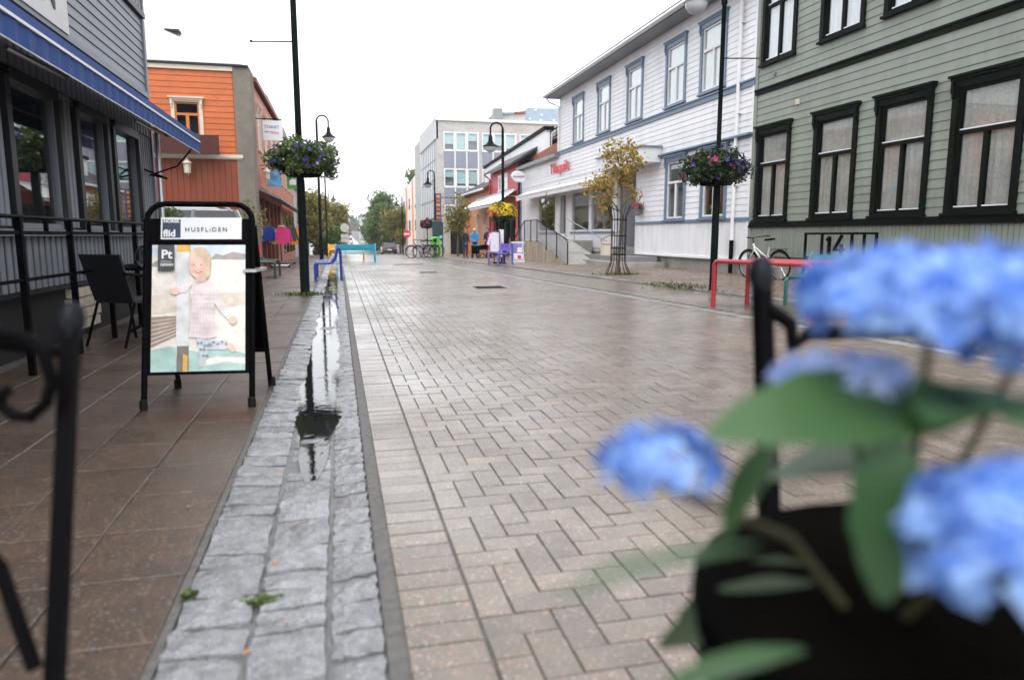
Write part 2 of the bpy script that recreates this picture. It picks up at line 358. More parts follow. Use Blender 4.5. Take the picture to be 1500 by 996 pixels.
BL, BW, JT = .21, .105, .0055
def brick_mesh(name, lx, ly, mat, h=.012, ch=.0022):
    a, b = lx/2-JT/2, ly/2-JT/2
    mb = MB(); v = [(-a+ch,-b+ch,0),(a-ch,-b+ch,0),(a-ch,b-ch,0),(-a+ch,b-ch,0),(-a,-b,-ch*.8),(a,-b,-ch*.8),(a,b,-ch*.8),(-a,b,-ch*.8),(-a,-b,-h),(a,-b,-h),(a,b,-h),(-a,b,-h)]
    f = [(0,1,2,3)]
    for o in (0, 4):
        for i in range(4): f.append((o+i, o+4+i, o+4+(i+1) % 4, o+(i+1) % 4))
    mb.add(v, f); return mb.mesh(name, mat), v, f
BM = {'h': brick_mesh('brick', BL, BW, m_brick), 'v': brick_mesh('brick', BW, BL, m_brick), 's': brick_mesh('brick', BW, BW, m_brick)}
def lay(host, items, name, n_single=300, stuff='brick_field', mats=m_brick, meshes=BM):
    """items: (kind, x, y, z, tiltx, tilty); the nearest become single parts, the rest one joined part"""
    items.sort(key=lambda t: t[1]**2+t[2]**2 if t[2] > .9 else 1e6+t[2]**2)
    for k, x, y, z, tx, ty in items[:n_single]:
        o = bpy.data.objects.new(name, meshes[k][0]); link(o, host); o.location = (x, y, z); o.rotation_euler = (tx, ty, random.uniform(-.006, .006))
    if len(items) > n_single:
        mb = MB()
        for k, x, y, z, tx, ty in items[n_single:]:
            _, v, f = meshes[k]; o = len(mb.v)
            mb.v += [(p[0]+x, p[1]+y, p[2]+z+p[1]*tx-p[0]*ty) for p in v]; mb.f += [tuple(i+o for i in q) for q in f]; mb.m += [0]*len(f)
        s = part(mb, stuff, mats, host); s['kind'] = 'stuff'
def jit(y): return gz(y)+random.uniform(-.0015, .0015), random.gauss(0, .006), random.gauss(0, .006)
def herring(xl, xr, y0, y1):
    out = []
    ny = int((y1-y0)/BW); nx = int(8/BW)
    for j in range(ny):
        y = y0+j*BW
        for i in range(nx):
            x = xl+i*BW; lim = xr(y)-.02
            if x+BW > lim: break
            d = (i-j) % 4
            if d == 0:
                if x+2*BW <= lim: out.append(('h', x+BW, y+BW/2)+jit(y))
                else: out.append(('s', x+BW/2, y+BW/2)+jit(y))
            elif d == 1 and i == 0: out.append(('s', x+BW/2, y+BW/2)+jit(y))
            elif d == 3: out.append(('v', x+BW/2, y+BW)+jit(y))
    return out
items = [('h', .14+BL/2, .5+BW*k+BW/2)+jit(.5+BW*k) for k in range(int((YB-.5)/BW))]
items += herring(.14+BL+.004, lambda y: band_x(y)-.0, .5, YB)
lay(road, items, 'brick')
items = []
for j in range(int((YB-1)/BW)):                               # the strip between band and kerb, and the right pavement: running courses
    y = 1+j*BW
    x = band_x(y)+.24+(BW if j % 2 else 0)
    while x+BL < kerb_x(y): items.append(('h', x+BL/2, y+BW/2)+jit(y)); x += BL
lay(zone, items, 'brick', 300)
m_brick2 = M('brown paving brick', (.19,.135,.105), .36, var=.14, scale=8, ovar=.13, bump=.3, bscale=150, roughvar=.12, rscale=.8, c2=(.11,.085,.07), c2amt=.55, c2scale=.9)
BM2 = {k: brick_mesh('brick', *d, m_brick2) for k, d in (('h', (BL, BW)), ('v', (BW, BL)))}
items = []
for j in range(int((YB-3)/BL)):
    y = 3+j*BL
    x = kerb_x(y)+.15
    while x+BW < 10.74:
        z, a, b = jit(y); items.append(('v', x+BW/2, y+BL/2+(BW if int(x/BW) % 2 else 0), z+.03, a, b)); x += BW
lay(rpave, items, 'brick', 300, mats=m_brick2, meshes=BM2)

# granite: rough-topped blocks
def sett_mesh(name, lx, ly, mat, seed, h=.05, bumpy=.004):
    r = random.Random(seed); a, b = lx/2-.006, ly/2-.006; n = 4; vs = []; fs = []
    for j in range(n+1):
        for i in range(n+1):
            e = i in (0, n) or j in (0, n)
            x, y = lerp(-a, a, i/n), lerp(-b, b, j/n)
            if e: x += r.uniform(-.006, .004)*(1 if x > 0 else -1); y += r.uniform(-.006, .004)*(1 if y > 0 else -1)
            vs.append((x, y, r.uniform(-bumpy, bumpy)-(.007 if e else 0)))
    for j in range(n):
        for i in range(n): k = j*(n+1)+i; fs.append((k, k+1, k+n+2, k+n+1))
    ring = [i for i in range(n+1)]+[(j+1)*(n+1)-1 for j in range(1, n+1)]+[n*(n+1)+i for i in range(n-1, -1, -1)]+[j*(n+1) for j in range(n-1, 0, -1)]
    o = len(vs); vs += [(vs[k][0]*1.01, vs[k][1]*1.01, -h) for k in ring]
    for q in range(len(ring)): fs.append((ring[q], o+q, o+(q+1) % len(ring), ring[(q+1) % len(ring)]))
    mb = MB(); mb.add(vs, fs); return mb.mesh(name, mat), vs, fs
SM = {}; items = []
lens = (.11, .13, .15, .17, .20, .24)
for row, (xa, xb) in enumerate(((-.49, -.275), (-.27, -.065), (-.06, .088))):
    for li, l in enumerate(lens):
        for s in range(2): SM[(row, li, s)] = sett_mesh('granite_sett', xb-xa, l, m_granite, row*31+li*7+s)
    y = .6+row*.05
    while y < 29.5:
        li = random.choice((0, 1, 1, 2, 3, 4, 5)) if row != 2 else random.choice((1, 2, 2, 3, 3))
        l = lens[li]; near = max(0, min(1, (3.3-y)/.6)); low = math.sin(y*.9)*.003+math.sin(y*2.3+1)*.003
        z = {0: -.004, 1: -.0205+near*.016+low+random.uniform(-.004, .006), 2: -.006}[row]+random.uniform(-.004, .004)
        ty = {0: .07, 1: 0, 2: -.09}[row]+random.gauss(0, .035)
        items.append(((row, li, random.randint(0, 1)), (xa+xb)/2, y+l/2, gz(y)+z, random.gauss(0, .02), ty)); y += l
lay(gut, items, 'granite_sett', 300, 'sett_rows', m_granite, SM)
wmb = MB(); n = 110
for i in range(n+1):
    y = 3.15+i*.2; w = .004 if i == 0 else .128*min(1, (i*.2/1.4)**.6)*(1+.16*math.sin(y*2.9)+.1*math.sin(y*7.3+1))
    wmb.v += [(-.17-w, y, gz(y)-.0145), (-.145+w, y, gz(y)-.0145)]
    if i: wmb.f.append((2*i-2, 2*i-1, 2*i+1, 2*i)); wmb.m.append(0)
solo(wmb, 'puddle', m_water, kind='structure')
# left pavement slabs
SW, SL = .355, .40
SLM = {0: brick_mesh('slab', SW, SL, m_slab, .012, .004)}
items = []
for i in range(17):
    for j in range(108):
        x = -.515-SW*(i+.5); y = .35+SL*(j+.5)+(i % 2)*0
        if y > 45.5 or (x < -2.75 and y < 11.9): continue
        z, a, b = jit(y); items.append((0, x, y, z+random.uniform(-.002, .002), a*.5, b*.5))
lay(lpave, items, 'slab', 300, 'slab_field', m_slab, SLM)
# flush granite band and low kerb on the right
KM = {i: sett_mesh('kerb_stone', .22, .5+.12*i, m_kerb, 50+i, .05, .002) for i in range(3)}
KS = {i: sett_mesh('kerb_stone', .14, .8, m_kerb, 60+i, .06, .003) for i in range(3)}
bandg = struct(ribbon(lambda y: band_x(y), lambda y: band_x(y)+.22, 1, 34, -.02), 'granite_band', m_mortar)
kerbg = struct(ribbon(lambda y: kerb_x(y), lambda y: kerb_x(y)+.14, 1, 60, -.02), 'kerb', m_mortar)
def strip(host, fx, w, meshes, l, y1, z, name):
    y = 1.2; it = []
    while y < y1:
        k = random.choice(list(meshes)); L_ = l[k]; a = math.atan2(fx(y+L_)-fx(y), L_)
        o = bpy.data.objects.new(name, meshes[k][0]); link(o, host); o.location = (fx(y+L_/2)+w/2, y+L_/2, gz(y)+z); o.rotation_euler = (0, 0, -a); y += L_
strip(bandg, band_x, .22, KM, {0: .5, 1: .62, 2: .74}, 33.5, .004, 'kerb_stone')
strip(kerbg, kerb_x, .14, KS, {0: .8, 1: .8, 2: .8}, 59, .036, 'kerb_stone')

# iron covers in the road
def cover(x, y, w, l, label):
    t = thing('drain_cover', label, 'manhole cover', (x, y, gz(y)), 0, 'iron covers let into the paving')
    mb = MB(); mb.box(-w/2, w/2, -l/2, l/2, -.01, .005); part(mb, 'rim', m_grey, t, True)
    for k in range(5):
        mb = MB(); mb.box(-w*.43, w*.43, -l*.42+k*l*.18, -l*.42+k*l*.18+l*.1, .005, .009); part(mb, 'grate_bar', m_black, t, True)
for px in ((3.05, 14.6, .75, .75, 'square iron cover in the paving, abreast of the hanging basket posts'), (2.55, 21.0, .6, .5, 'small iron cover in the paving before the violet bench'),
           (2.6, 27.5, 1.3, .6, 'wide dark iron grating beyond the caged tree')): cover(*px)

# weeds, fallen leaves
def weeds(name, label, c, n, r, h, seed):
    q = np.random.default_rng(seed); mb = MB()
    for k in range(n):
        x, y = c[0]+q.normal(0, r[0]), c[1]+q.normal(0, r[1]); a = q.uniform(0, 2*PI); l = h*q.uniform(.5, 1.2); w = .007*q.uniform(.7, 1.5)
        d = Vector((math.cos(a), math.sin(a), 0)); s = Vector((-d.y, d.x, 0))*w; b = Vector((x, y, c[2]))
        m = b+d*l*.35+Vector((0,0,l*.6)); e = b+d*l*.9+Vector((0,0,l*.75))
        mb.add([b-s, b+s, m+s*1.4, m-s*1.4, e], [(0,1,2,3),(3,2,4)])
    return solo(mb, name, m_leafg, label, 'weeds', kind='stuff')
weeds('gutter_weeds', 'green moss and weeds between the granite setts', (-.27, 2.13, -.012), 110, (.05, .014), .013, 1)
weeds('gutter_weeds', 'small green weed at the pavement edge', (-.48, 2.2, -.005), 26, (.012, .010), .02, 11)
weeds('lamp_weeds', 'yellow green weeds round the foot of the lamp post', (-.62, 13.5, 0), 160, (.22, .08), .09, 2)
weeds('kerb_weeds', 'green weeds growing along the kerb by the lamp post', (6.75, 13.4, .02), 260, (.3, .5), .10, 3)
weeds('tree_weeds', 'low grass round the foot of the caged tree', (7.35, 18.1, .02), 300, (.3, .2), .08, 4)
lf = MB(); lf.add([(-.012,0,0),(0,-.007,.003),(.014,0,.005),(0,.007,.003)], [(0,1,2,3)])
lfm = lf.mesh('fallen_leaf', M('orange leaf', (.40,.15,.04), .6, var=.2))
for k, (x, y) in enumerate(((-.62,2.95),(-.2,2.65),(-.18,1.95),(-.27,1.83),(-.3,3.3),(-.12,3.7),(-.24,2.35),(-.95,3.6))):
    o = bpy.data.objects.new('fallen_leaf', lfm); link(o); o.location = (x, y, .006); o.rotation_euler = (random.uniform(-.2,.2), random.uniform(-.2,.2), random.uniform(0, 6))
    tag(o, 'tiny orange fallen leaf lying on the brown slabs' if x < -.5 else 'tiny orange fallen leaf lying on the granite setts', 'leaf', 'fallen leaves on the slabs' if x < -.5 else 'fallen leaves on the setts')

# ------------------------------------------------------------------ facade tools
class Fac:
    """facade frame: face 'W' looks to -X, 'E' to +X, 'S' to -Y; a runs along the wall, d outwards"""
    def __init__(s, face, plane): s.face, s.p = face, plane
    def pt(s, a, d, z): return {'W': (s.p-d, a, z), 'E': (s.p+d, a, z), 'S': (a, s.p-d, z)}[s.face]
    def box(s, mb, a0, a1, d0, d1, z0, z1):
        p, q = s.pt(a0, d0, z0), s.pt(a1, d1, z1); return mb.box(p[0], q[0], p[1], q[1], p[2], q[2])
    def quad(s, mb, a0, a1, d, z0, z1):
        v = [s.pt(a0,d,z0), s.pt(a1,d,z0), s.pt(a1,d,z1), s.pt(a0,d,z1)]
        if s.face == 'W': v = v[::-1]
        return mb.add(v, [(0,1,2,3)])
    @property
    def rz(s): return {'W': -PI/2, 'E': PI/2, 'S': 0}[s.face]
def unit_board(t=.018, t2=.006, name='board'):
    mb = MB(); v = []
    for x in (0, 1): v += [(x, 0, 0), (x, -t, 0), (x, -t, .06), (x, -t2, 1), (x, 0, 1)]
    f = [(0,1,2,3,4), (9,8,7,6,5)]+[(i, 5+i, 5+(i+1) % 5, (i+1) % 5) for i in range(5)]
    return mb.add(v, f)
def unit_plank(t=.02, name='plank'):
    mb = MB(); v = []; e = .06
    for z in (0, 1): v += [(0, 0, z), (0, -t*.6, z), (e, -t, z), (1-e, -t, z), (1, -t*.6, z), (1, 0, z)]
    f = [(5,4,3,2,1,0), (6,7,8,9,10,11)]+[(i, (i+1) % 6, 6+(i+1) % 6, 6+i) for i in range(6)]
    return mb.add(v, f)
UB = {}
def unit(kind, mat):
    k = (kind, mat.name)
    if k not in UB: UB[k] = (unit_board() if kind == 'board' else unit_plank() if kind == 'plank' else unit_plank(.028)).mesh('board' if kind == 'board' else 'plank', mat)
    return UB[k]
def put(F, kind, mat, parent, a0, a1, z0, z1, d=0):
    o = bpy.data.objects.new('board' if kind == 'board' else 'plank', unit(kind, mat)); link(o, parent)
    org = ORG.get(root_of(parent).name, (0,0,0))
    st = a1 if F.face == 'W' else a0
    p = F.pt(st, d, z0); o.location = (p[0]-org[0], p[1]-org[1], p[2]-org[2]); o.rotation_euler = (0, 0, F.rz); o.scale = (a1-a0, 1, z1-z0)
    return o
def spans(a0, a1, cuts):
    out = []; c = a0
    for x, y in sorted(cuts):
        if x > c+.02: out.append((c, min(x, a1)))
        c = max(c, y)
    if c < a1-.02: out.append((c, a1))
    return out
def siding(F, parent, mat, a0, a1, z0, z1, step, holes=(), d=0, gap=.006):
    n = max(1, round((z1-z0)/step)); h = (z1-z0)/n
    for k in range(n):
        zb, zt = z0+k*h, z0+(k+1)*h
        for s, e in spans(a0, a1, [(x0, x1) for x0, x1, y0, y1 in holes if min(y1, zt)-max(y0, zb) > .45*h]):
            put(F, 'board', mat, parent, s, e, zb+gap/2, zt-gap/2, d)
def planks(F, parent, mat, a0, a1, z0, z1, step, holes=(), d=0, gap=.008, kind='plank'):
    n = max(1, round((a1-a0)/step)); w = (a1-a0)/n
    for k in range(n):
        s, e = a0+k*w, a0+(k+1)*w
        for b, t in spans(z0, z1, [(y0, y1) for x0, x1, y0, y1 in holes if min(x1, e)-max(x0, s) > .45*w]):
            put(F, kind, mat, parent, s+gap/2, e-gap/2, b, t, d)
def wall(F, parent, mat, a0, a1, z0, z1, holes=(), d=-.002, depth=.16, name='wall'):
    """wall sheet with true openings and reveals"""
    A = sorted({a0, a1}|{min(max(v, a0), a1) for h in holes for v in h[:2]}); Z = sorted({z0, z1}|{min(max(v, z0), z1) for h in holes for v in h[2:]})
    mb = MB()
    for i in range(len(A)-1):
        for j in range(len(Z)-1):
            ca_, cz = (A[i]+A[i+1])/2, (Z[j]+Z[j+1])/2
            if any(h[0] < ca_ < h[1] and h[2] < cz < h[3] for h in holes): continue
            F.box(mb, A[i], A[i+1], d-depth, d, Z[j], Z[j+1]) if not holes else F.quad(mb, A[i], A[i+1], d, Z[j], Z[j+1])
    for h in holes:
        for (p, q) in (((h[0],h[2]),(h[1],h[2])), ((h[1],h[2]),(h[1],h[3])), ((h[1],h[3]),(h[0],h[3])), ((h[0],h[3]),(h[0],h[2]))):
            mb.add([F.pt(p[0],d,p[1]), F.pt(q[0],d,q[1]), F.pt(q[0],d-depth,q[1]), F.pt(p[0],d-depth,p[1])], [(0,1,2,3)])
    return part(mb, name, mat, parent)
def curtain_mb(F, a0, a1, z0, z1, d, folds=9, amp=.02):
    mb = MB(); n = folds*4; vs = []; fs = []
    for i in range(n+1):
        dd = d+amp*math.sin(i/4*2*PI)
        vs += [F.pt(lerp(a0, a1, i/n), dd, z0), F.pt(lerp(a0, a1, i/n), dd, z1)]
        if i: fs.append((2*i-2, 2*i, 2*i+1, 2*i-1))
    return mb.add(vs, fs)
def window(F, parent, a0, a1, z0, z1, casing, sashm, cw=.12, head=.18, sash='T', glass=None, curtain=None, cname='curtain', sill=True, hood=True, cd=.045, light=None):
    """cased window; (a0..a1, z0..z1) is the outer size of the casing. sash 'T': transom light over two casements; '1': single light; '2': two lights"""
    glass = glass or m_glass
    mb = MB()
    F.box(mb, a0, a0+cw, 0, cd, z0, z1-head); F.box(mb, a1-cw, a1, 0, cd, z0, z1-head); F.box(mb, a0, a1, 0, cd+.004, z1-head, z1)
    F.box(mb, a0+cw, a1-cw, -.05, cd-.004, z0, z0+.05)
    if hood:
        F.box(mb, a0-.06, a1+.06, 0, cd+.075, z1, z1+.045); F.box(mb, a0-.03, a1+.03, 0, cd+.04, z1-.05, z1)
        for a in (a0-.005, a1-.055): F.box(mb, a, a+.06, cd, cd+.05, z1-head-.08, z1-.05); F.box(mb, a+.008, a+.052, cd, cd+.03, z1-head-.16, z1-head-.08)
    w = part(mb, 'window', casing, parent)
    if sill: mb = MB(); F.box(mb, a0-.03, a1+.03, 0, cd+.05, z0-.05, z0); part(mb, 'sill', casing, w)
    i0, i1, y0, y1 = a0+cw, a1-cw, z0+.05, z1-head
    fr = .05; mb = MB(); dd0, dd1 = -.055, .006
    for q in ((i0, i0+fr, y0, y1), (i1-fr, i1, y0, y1), (i0+fr, i1-fr, y0, y0+fr), (i0+fr, i1-fr, y1-fr, y1)): F.box(mb, q[0], q[1], dd0, dd1, q[2], q[3])
    panes = [(i0+fr, i1-fr, y0+fr, y1-fr)]
    if sash == 'T':
        zt = lerp(y0, y1, .64); mid = (i0+i1)/2
        F.box(mb, i0+fr, i1-fr, dd0, dd1+.01, zt-.035, zt+.035); F.box(mb, mid-.045, mid+.045, dd0, dd1+.006, y0+fr, zt-.035)
        panes = [(i0+fr, i1-fr, zt+.035, y1-fr), (i0+fr, mid-.045, y0+fr, zt-.035), (mid+.045, i1-fr, y0+fr, zt-.035)]
    elif sash == '2':
        mid = (i0+i1)/2; F.box(mb, mid-.04, mid+.04, dd0, dd1+.006, y0+fr, y1-fr)
        panes = [(i0+fr, mid-.04, y0+fr, y1-fr), (mid+.04, i1-fr, y0+fr, y1-fr)]
    part(mb, 'frame', sashm, w)
    if light:                                                   # pale glazing beads
        for p in panes: mb = MB(); F.box(mb, p[0], p[1], -.01, .012, p[2], p[2]+.022); part(mb, 'glazing_bead', light, w)
    for p in panes:
        mb = MB(); F.box(mb, p[0], p[1], -.034, -.028, p[2], p[3]); part(mb, 'pane', glass, w)
    if curtain: part(curtain_mb(F, i0-.02, i1+.02, y0, y1, -.065, amp=.012), cname, curtain, w)
    else:
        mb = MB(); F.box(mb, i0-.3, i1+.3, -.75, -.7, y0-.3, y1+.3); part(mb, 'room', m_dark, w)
    return w
def hole(a0, a1, z0, z1, cw=.12, head=.18): return (a0+cw*.6, a1-cw*.6, z0+.02, z1-head*.6)
# ------------------------------------------------------------------ GREEN HOUSE (right)
t = thing('wooden_house', 'sage green wooden house with very dark window frames and number 14', 'house', (10.6, 12, 0))
F = Fac('W', 10.6)
gw = [(a-.02, a+1.38) for a in (15.44, 13.16, 11.22, 9.38, 7.5)]
W1 = [(a0, a1, 1.47, 3.78) for a0, a1 in gw]; W2 = [(a0, a1, 5.32, 7.6) for a0, a1 in gw]
H_ = [hole(*w) for w in W1+W2]
wall(F, t, m_greenw, 5, 17.03, .55, 8.6, H_)
siding(F, t, m_greenw, 5, 16.93, 1.42, 4.62, .165, [(a-.0, b+.0, c-.03, d+.05) for a, b, c, d in W1])
siding(F, t, m_greenw, 5, 16.93, 4.76, 8.5, .165, [(a, b, c-.03, d+.05) for a, b, c, d in W2])
planks(F, t, m_greenw, 6, 16.93, .56, 1.28, .105)
mb = MB(); F.box(mb, 5, 17.03, 0, .07, 1.28, 1.34); F.box(mb, 5, 17.03, 0, .045, 1.34, 1.42); part(mb, 'sill_band', m_dkgreen, t)
mb = MB(); F.box(mb, 5, 17.03, 0, .04, 4.62, 4.72); F.box(mb, 5, 17.03, 0, .07, 4.72, 4.76); part(mb, 'storey_band', m_dkgreen, t)
for z0, z1 in ((.56, 1.28), (1.42, 4.62), (4.76, 8.5)): mb = MB(); F.box(mb, 16.93, 17.05, 0, .035, z0, z1); part(mb, 'corner_board', m_greenw, t)
mb = MB(); F.box(mb, 5, 17.03, -.3, -.06, -.05, .55); part(mb, 'plinth', m_concrete, t)
mb = MB(); F.box(mb, 5, 17.03, -8, -.8, 0, 8.4); part(mb, 'house_body', m_greenw, t)
mb = MB(); F.box(mb, 4.8, 17.1, -8.2, .45, 8.6, 8.75); mb.prism([F.pt(4.8, .5, 8.76), F.pt(4.8, -4, 11.8), F.pt(4.8, -8.4, 8.76)], (0, 12.2, 0)); part(mb, 'roof', m_rooftile, t)
for k, w in enumerate(W1): window(F, t, *w, m_dkgreen, m_dkgreen, curtain=m_lace, cname='lace_curtain', light=m_white, cd=.06)
for w in W2: window(F, t, *w, m_dkgreen, m_dkgreen, curtain=m_curtain, light=m_white, cd=.06)
for (a, z, s) in ((15.23, 4.17, .12), (16.2, 5.0, .08)):
    mb = MB(); F.box(mb, a-s/2, a+s/2, .01, .05, z-s/2, z+s/2)
    for q in range(3): F.box(mb, a-s*.4, a+s*.4, .05, .06, z-s*.4+q*s*.3, z-s*.4+q*s*.3+.012)
    part(mb, 'air_vent', m_cream if s > .1 else m_grey, t)
# cellar railing with the house number
t14 = thing('cellar_railing', 'black iron railing with number 14 before the green house', 'railing', (10.1, 12.9, 0))
mb = MB()
for y in (13.98, 13.42, 12.5, 12.15, 11.82): b_ = MB(); b_.bar((10.1, y, .0 if y in (13.98, 11.82) else .6), (10.1, y, 1.10), .045); part(b_, 'upright', m_black, t14)
mb.bar((10.1, 11.8, 1.12), (10.1, 14.0, 1.12), .045); mb.bar((10.1, 12.5, .6), (10.1, 13.98, .6), .04)
part(mb, 'railing_frame', m_black, t14)
mb = MB()
mb.bar((10.1, 13.18, .62), (10.1, 13.18, 1.05), .055); mb.bar((10.1, 13.18, 1.05), (10.1, 13.27, .98), .045)
mb.bar((10.1, 12.80, 1.08), (10.1, 13.02, .78), .05); mb.bar((10.1, 13.03, .78), (10.1, 12.72, .78), .05); mb.bar((10.1, 12.80, .62), (10.1, 12.80, .9), .05)
part(mb, 'house_number', m_black, t14)

# ------------------------------------------------------------------ WHITE HOUSE
t = thing('wooden_house', 'white wooden two storey house with grey blue window trim', 'house', (10.6, 25, 0))
U = [(a, b, 5.2, 7.2) for a, b in ((30.4, 31.85), (27.25, 28.7), (24.15, 25.6), (20.92, 22.36), (18.55, 20.05))]
Gd = [(20.7, 22.15, 1.58, 3.6), (18.25, 19.75, 1.58, 3.6)]
rec = (24.5, 26.45, .35, 3.45)
shopw = [(34.4, 37.6, 1.25, 3.1), (29.42, 31.95, 1.25, 3.1), (26.7, 29.32, 1.25, 3.1)]; door = (32.7, 33.85, .87, 3.1)
H_ = [hole(*w) for w in U+Gd]+[rec, door]+shopw
wall(F, t, m_whitew, 17.06, 41.6, .42, 4.98, [h for h in H_ if h[3] < 5], name='wall')
wall(F, t, m_whitew, 17.06, 33.85, 4.98, 7.62, [h for h in H_ if h[3] > 5], name='wall')
siding(F, t, m_whitew, 17.16, 33.8, 5.12, 7.55, .165, [(a, b, c-.03, d+.05) for a, b, c, d in U])
siding(F, t, m_whitew, 17.16, 41.5, 3.76, 4.92, .165, [(22.5, 24.6, 3.45, 4.0)])
siding(F, t, m_whitew, 17.16, 24.44, 1.56, 3.62, .165, [(a, b, c-.03, d+.05) for a, b, c, d in Gd])
siding(F, t, m_whitew, 38.0, 41.5, .9, 3.3, .165); siding(F, t, m_whitew, 33.9, 34.35, .9, 3.3, .165); siding(F, t, m_whitew, 32.0, 32.65, 1.2, 3.3, .165)
planks(F, t, m_whitew, 17.16, 24.44, .46, 1.46, .1)
mb = MB(); F.box(mb, 17.06, 24.5, 0, .05, 1.46, 1.56); part(mb, 'sill_band', m_blue_t, t)
mb = MB(); F.box(mb, 17.06, 41.6, 0, .05, 4.92, 5.06); F.box(mb, 17.06, 41.6, 0, .09, 5.06, 5.1); part(mb, 'storey_band', m_blue_t, t)
mb = MB(); F.box(mb, 17.06, 24.0, 0, .16, 3.68, 3.73); F.box(mb, 17.06, 24.0, 0, .05, 3.62, 3.68); part(mb, 'window_ledge', m_blue_t, t)
mb = MB(); F.box(mb, 17.07, 24.48, 0, .07, .4, .46); F.box(mb, 26.5, 34, 0, .03, .56, 1.16); part(mb, 'base_board', m_white, t)
mb = MB(); F.box(mb, 26.6, 32.05, 0, .06, 1.16, 1.24); F.box(mb, 34.3, 37.7, 0, .06, 1.16, 1.24); F.box(mb, 41.3, 41.6, 0, .05, 0.02, 4.9); part(mb, 'shop_sill', m_blue_t, t)
for a, b, z0, z1 in ((17.07, 17.16, .46, 1.46), (17.07, 17.16, 1.56, 4.92), (17.07, 17.16, 5.1, 7.55), (24.44, 24.52, .46, 3.45), (33.8, 33.88, 5.1, 7.55)): mb = MB(); F.box(mb, a, b, 0, .035, z0, z1); part(mb, 'corner_board', m_white, t)
mb = MB(); F.box(mb, 17.06, 24.4, -.4, -.08, -.05, .42); F.box(mb, 26.5, 41.6, -.4, -.05, -.2, .56); part(mb, 'plinth', m_concrete, t)
mb = MB(); F.box(mb, 17.06, 33.8, -8, -2.2, 0, 7.6); part(mb, 'house_body', m_whitew, t)
mb = MB(); F.quad(mb, 33.82, 33.84, -.1, 5, 7.6); mb.add([F.pt(33.83, 0, 4.98), F.pt(33.83, -8, 4.98), F.pt(33.83, -8, 7.6), F.pt(33.83, 0, 7.6)], [(0,1,2,3)]); part(mb, 'gable_wall', m_whitew, t)
F.rz
FN = Fac('S', 33.86)
# eaves, gutter, roof
mb = MB(); mb.prism([F.pt(16.9, .62, 7.62), F.pt(16.9, .62, 7.78), F.pt(16.9, -4.2, 10.6), F.pt(16.9, -9, 7.78), F.pt(16.9, -9, 7.62)], (0, 17.5, 0)); rf = part(mb, 'roof', m_grey, t)
mb = MB(); mb.tube([F.pt(16.9, .68, 7.70), F.pt(34.4, .68, 7.70)], .075, 8); part(mb, 'rain_gutter', m_alu, rf)
mb = MB()
for k in range(9): a = 18+k*1.95; mb.bar(F.pt(a, .36, 7.9), F.pt(a, .36, 8.06), .03)
mb.tube([F.pt(17, .36, 8.05), F.pt(34, .36, 8.05)], .025, 6); part(mb, 'snow_guard', m_grey, rf)
mb = MB(); mb.tube([F.pt(34.2, .66, 7.66), F.pt(34.1, .5, 7.4), F.pt(33.9, .08, 7.2), F.pt(33.9, .08, 5.1)], .045, 8); part(mb, 'downpipe', m_white, t)
mb = MB(); mb.tube([F.pt(17.75, .66, 7.64), F.pt(17.75, .55, 7.5), F.pt(17.75, .1, 7.3), F.pt(17.75, .1, .95)], .05, 8)
for z in (6.6, 4.3, 2.4): F.box(mb, 17.66, 17.84, 0, .12, z, z+.03)
part(mb, 'downpipe', m_white, t)
mb = MB(); mb.tube([F.pt(17.75, .1, .95), F.pt(17.75, .1, .05)], .06, 8); part(mb, 'drain_shoe', m_black, t)
for w in U: window(F, t, *w, m_blue_t, m_white, curtain=m_curtain, cw=.13, cd=.05)
for w in Gd: window(F, t, *w, m_blue_t, m_white, curtain=None, cw=.13, cd=.05)
# entrance recess, canopy
mb = MB(); R0 = rec
for q in ((R0[0], R0[0]+.02), (R0[1]-.02, R0[1])): F.box(mb, q[0], q[1], -1.6, -.16, .3, 3.5)
F.box(mb, R0[0], R0[1], -1.62, -1.55, .3, 3.5); F.box(mb, R0[0], R0[1], -1.6, -.16, 3.45, 3.5); part(mb, 'entrance_recess', M('grey recess boards', (.42,.43,.46), .6, var=.06, stretch=(1,1,30)), t)
mb = MB(); F.box(mb, 24.75, 25.75, -1.55, -1.5, .5, 2.65); dr = part(mb, 'door', m_blue_t, t)
mb = MB(); F.box(mb, 24.9, 25.6, -1.5, -1.49, 1.5, 2.5); part(mb, 'pane', m_glassd, dr)
mb = MB(); F.box(mb, 22.5, 26.6, .02, .78, 3.5, 3.98); part(mb, 'canopy', m_whitew, t)
mb = MB(); F.box(mb, 22.44, 26.66, .02, .84, 3.98, 4.03); part(mb, 'canopy_cap', m_grey, t)
mb = MB(); mb.tube([(9.9, 26.2, .95), (10.75, 25.6, 1.35)], .025, 6); part(mb, 'wooden_handrail', M('varnished wood', (.42,.16,.05), .4, var=.15), t)
# shop front
for i, w in enumerate(shopw):
    mb = MB(); a0, a1, z0, z1 = w
    for q in ((a0, a0+.1, z0, z1), (a1-.1, a1, z0, z1), (a0+.1, a1-.1, z0, z0+.08), (a0+.1, a1-.1, z1-.1, z1)): F.box(mb, q[0], q[1], -.1, .04, q[2], q[3])
    sw = part(mb, 'shop_window', m_white, t)
    mb = MB(); F.box(mb, a0+.1, a1-.1, -.04, -.03, z0+.08, z1-.1); part(mb, 'pane', m_glass, sw)
mb = MB(); F.box(mb, door[0], door[0]+.1, -.08, .03, .87, 3.1); F.box(mb, door[1]-.1, door[1], -.08, .03, .87, 3.1); F.box(mb, door[0]+.1, door[1]-.1, -.08, .03, 2.98, 3.1); dr = part(mb, 'shop_door', m_whitew, t)
mb = MB(); F.box(mb, 33.2, 33.75, -.07, -.01, .9, 2.98); part(mb, 'door_leaf', m_grey, dr)
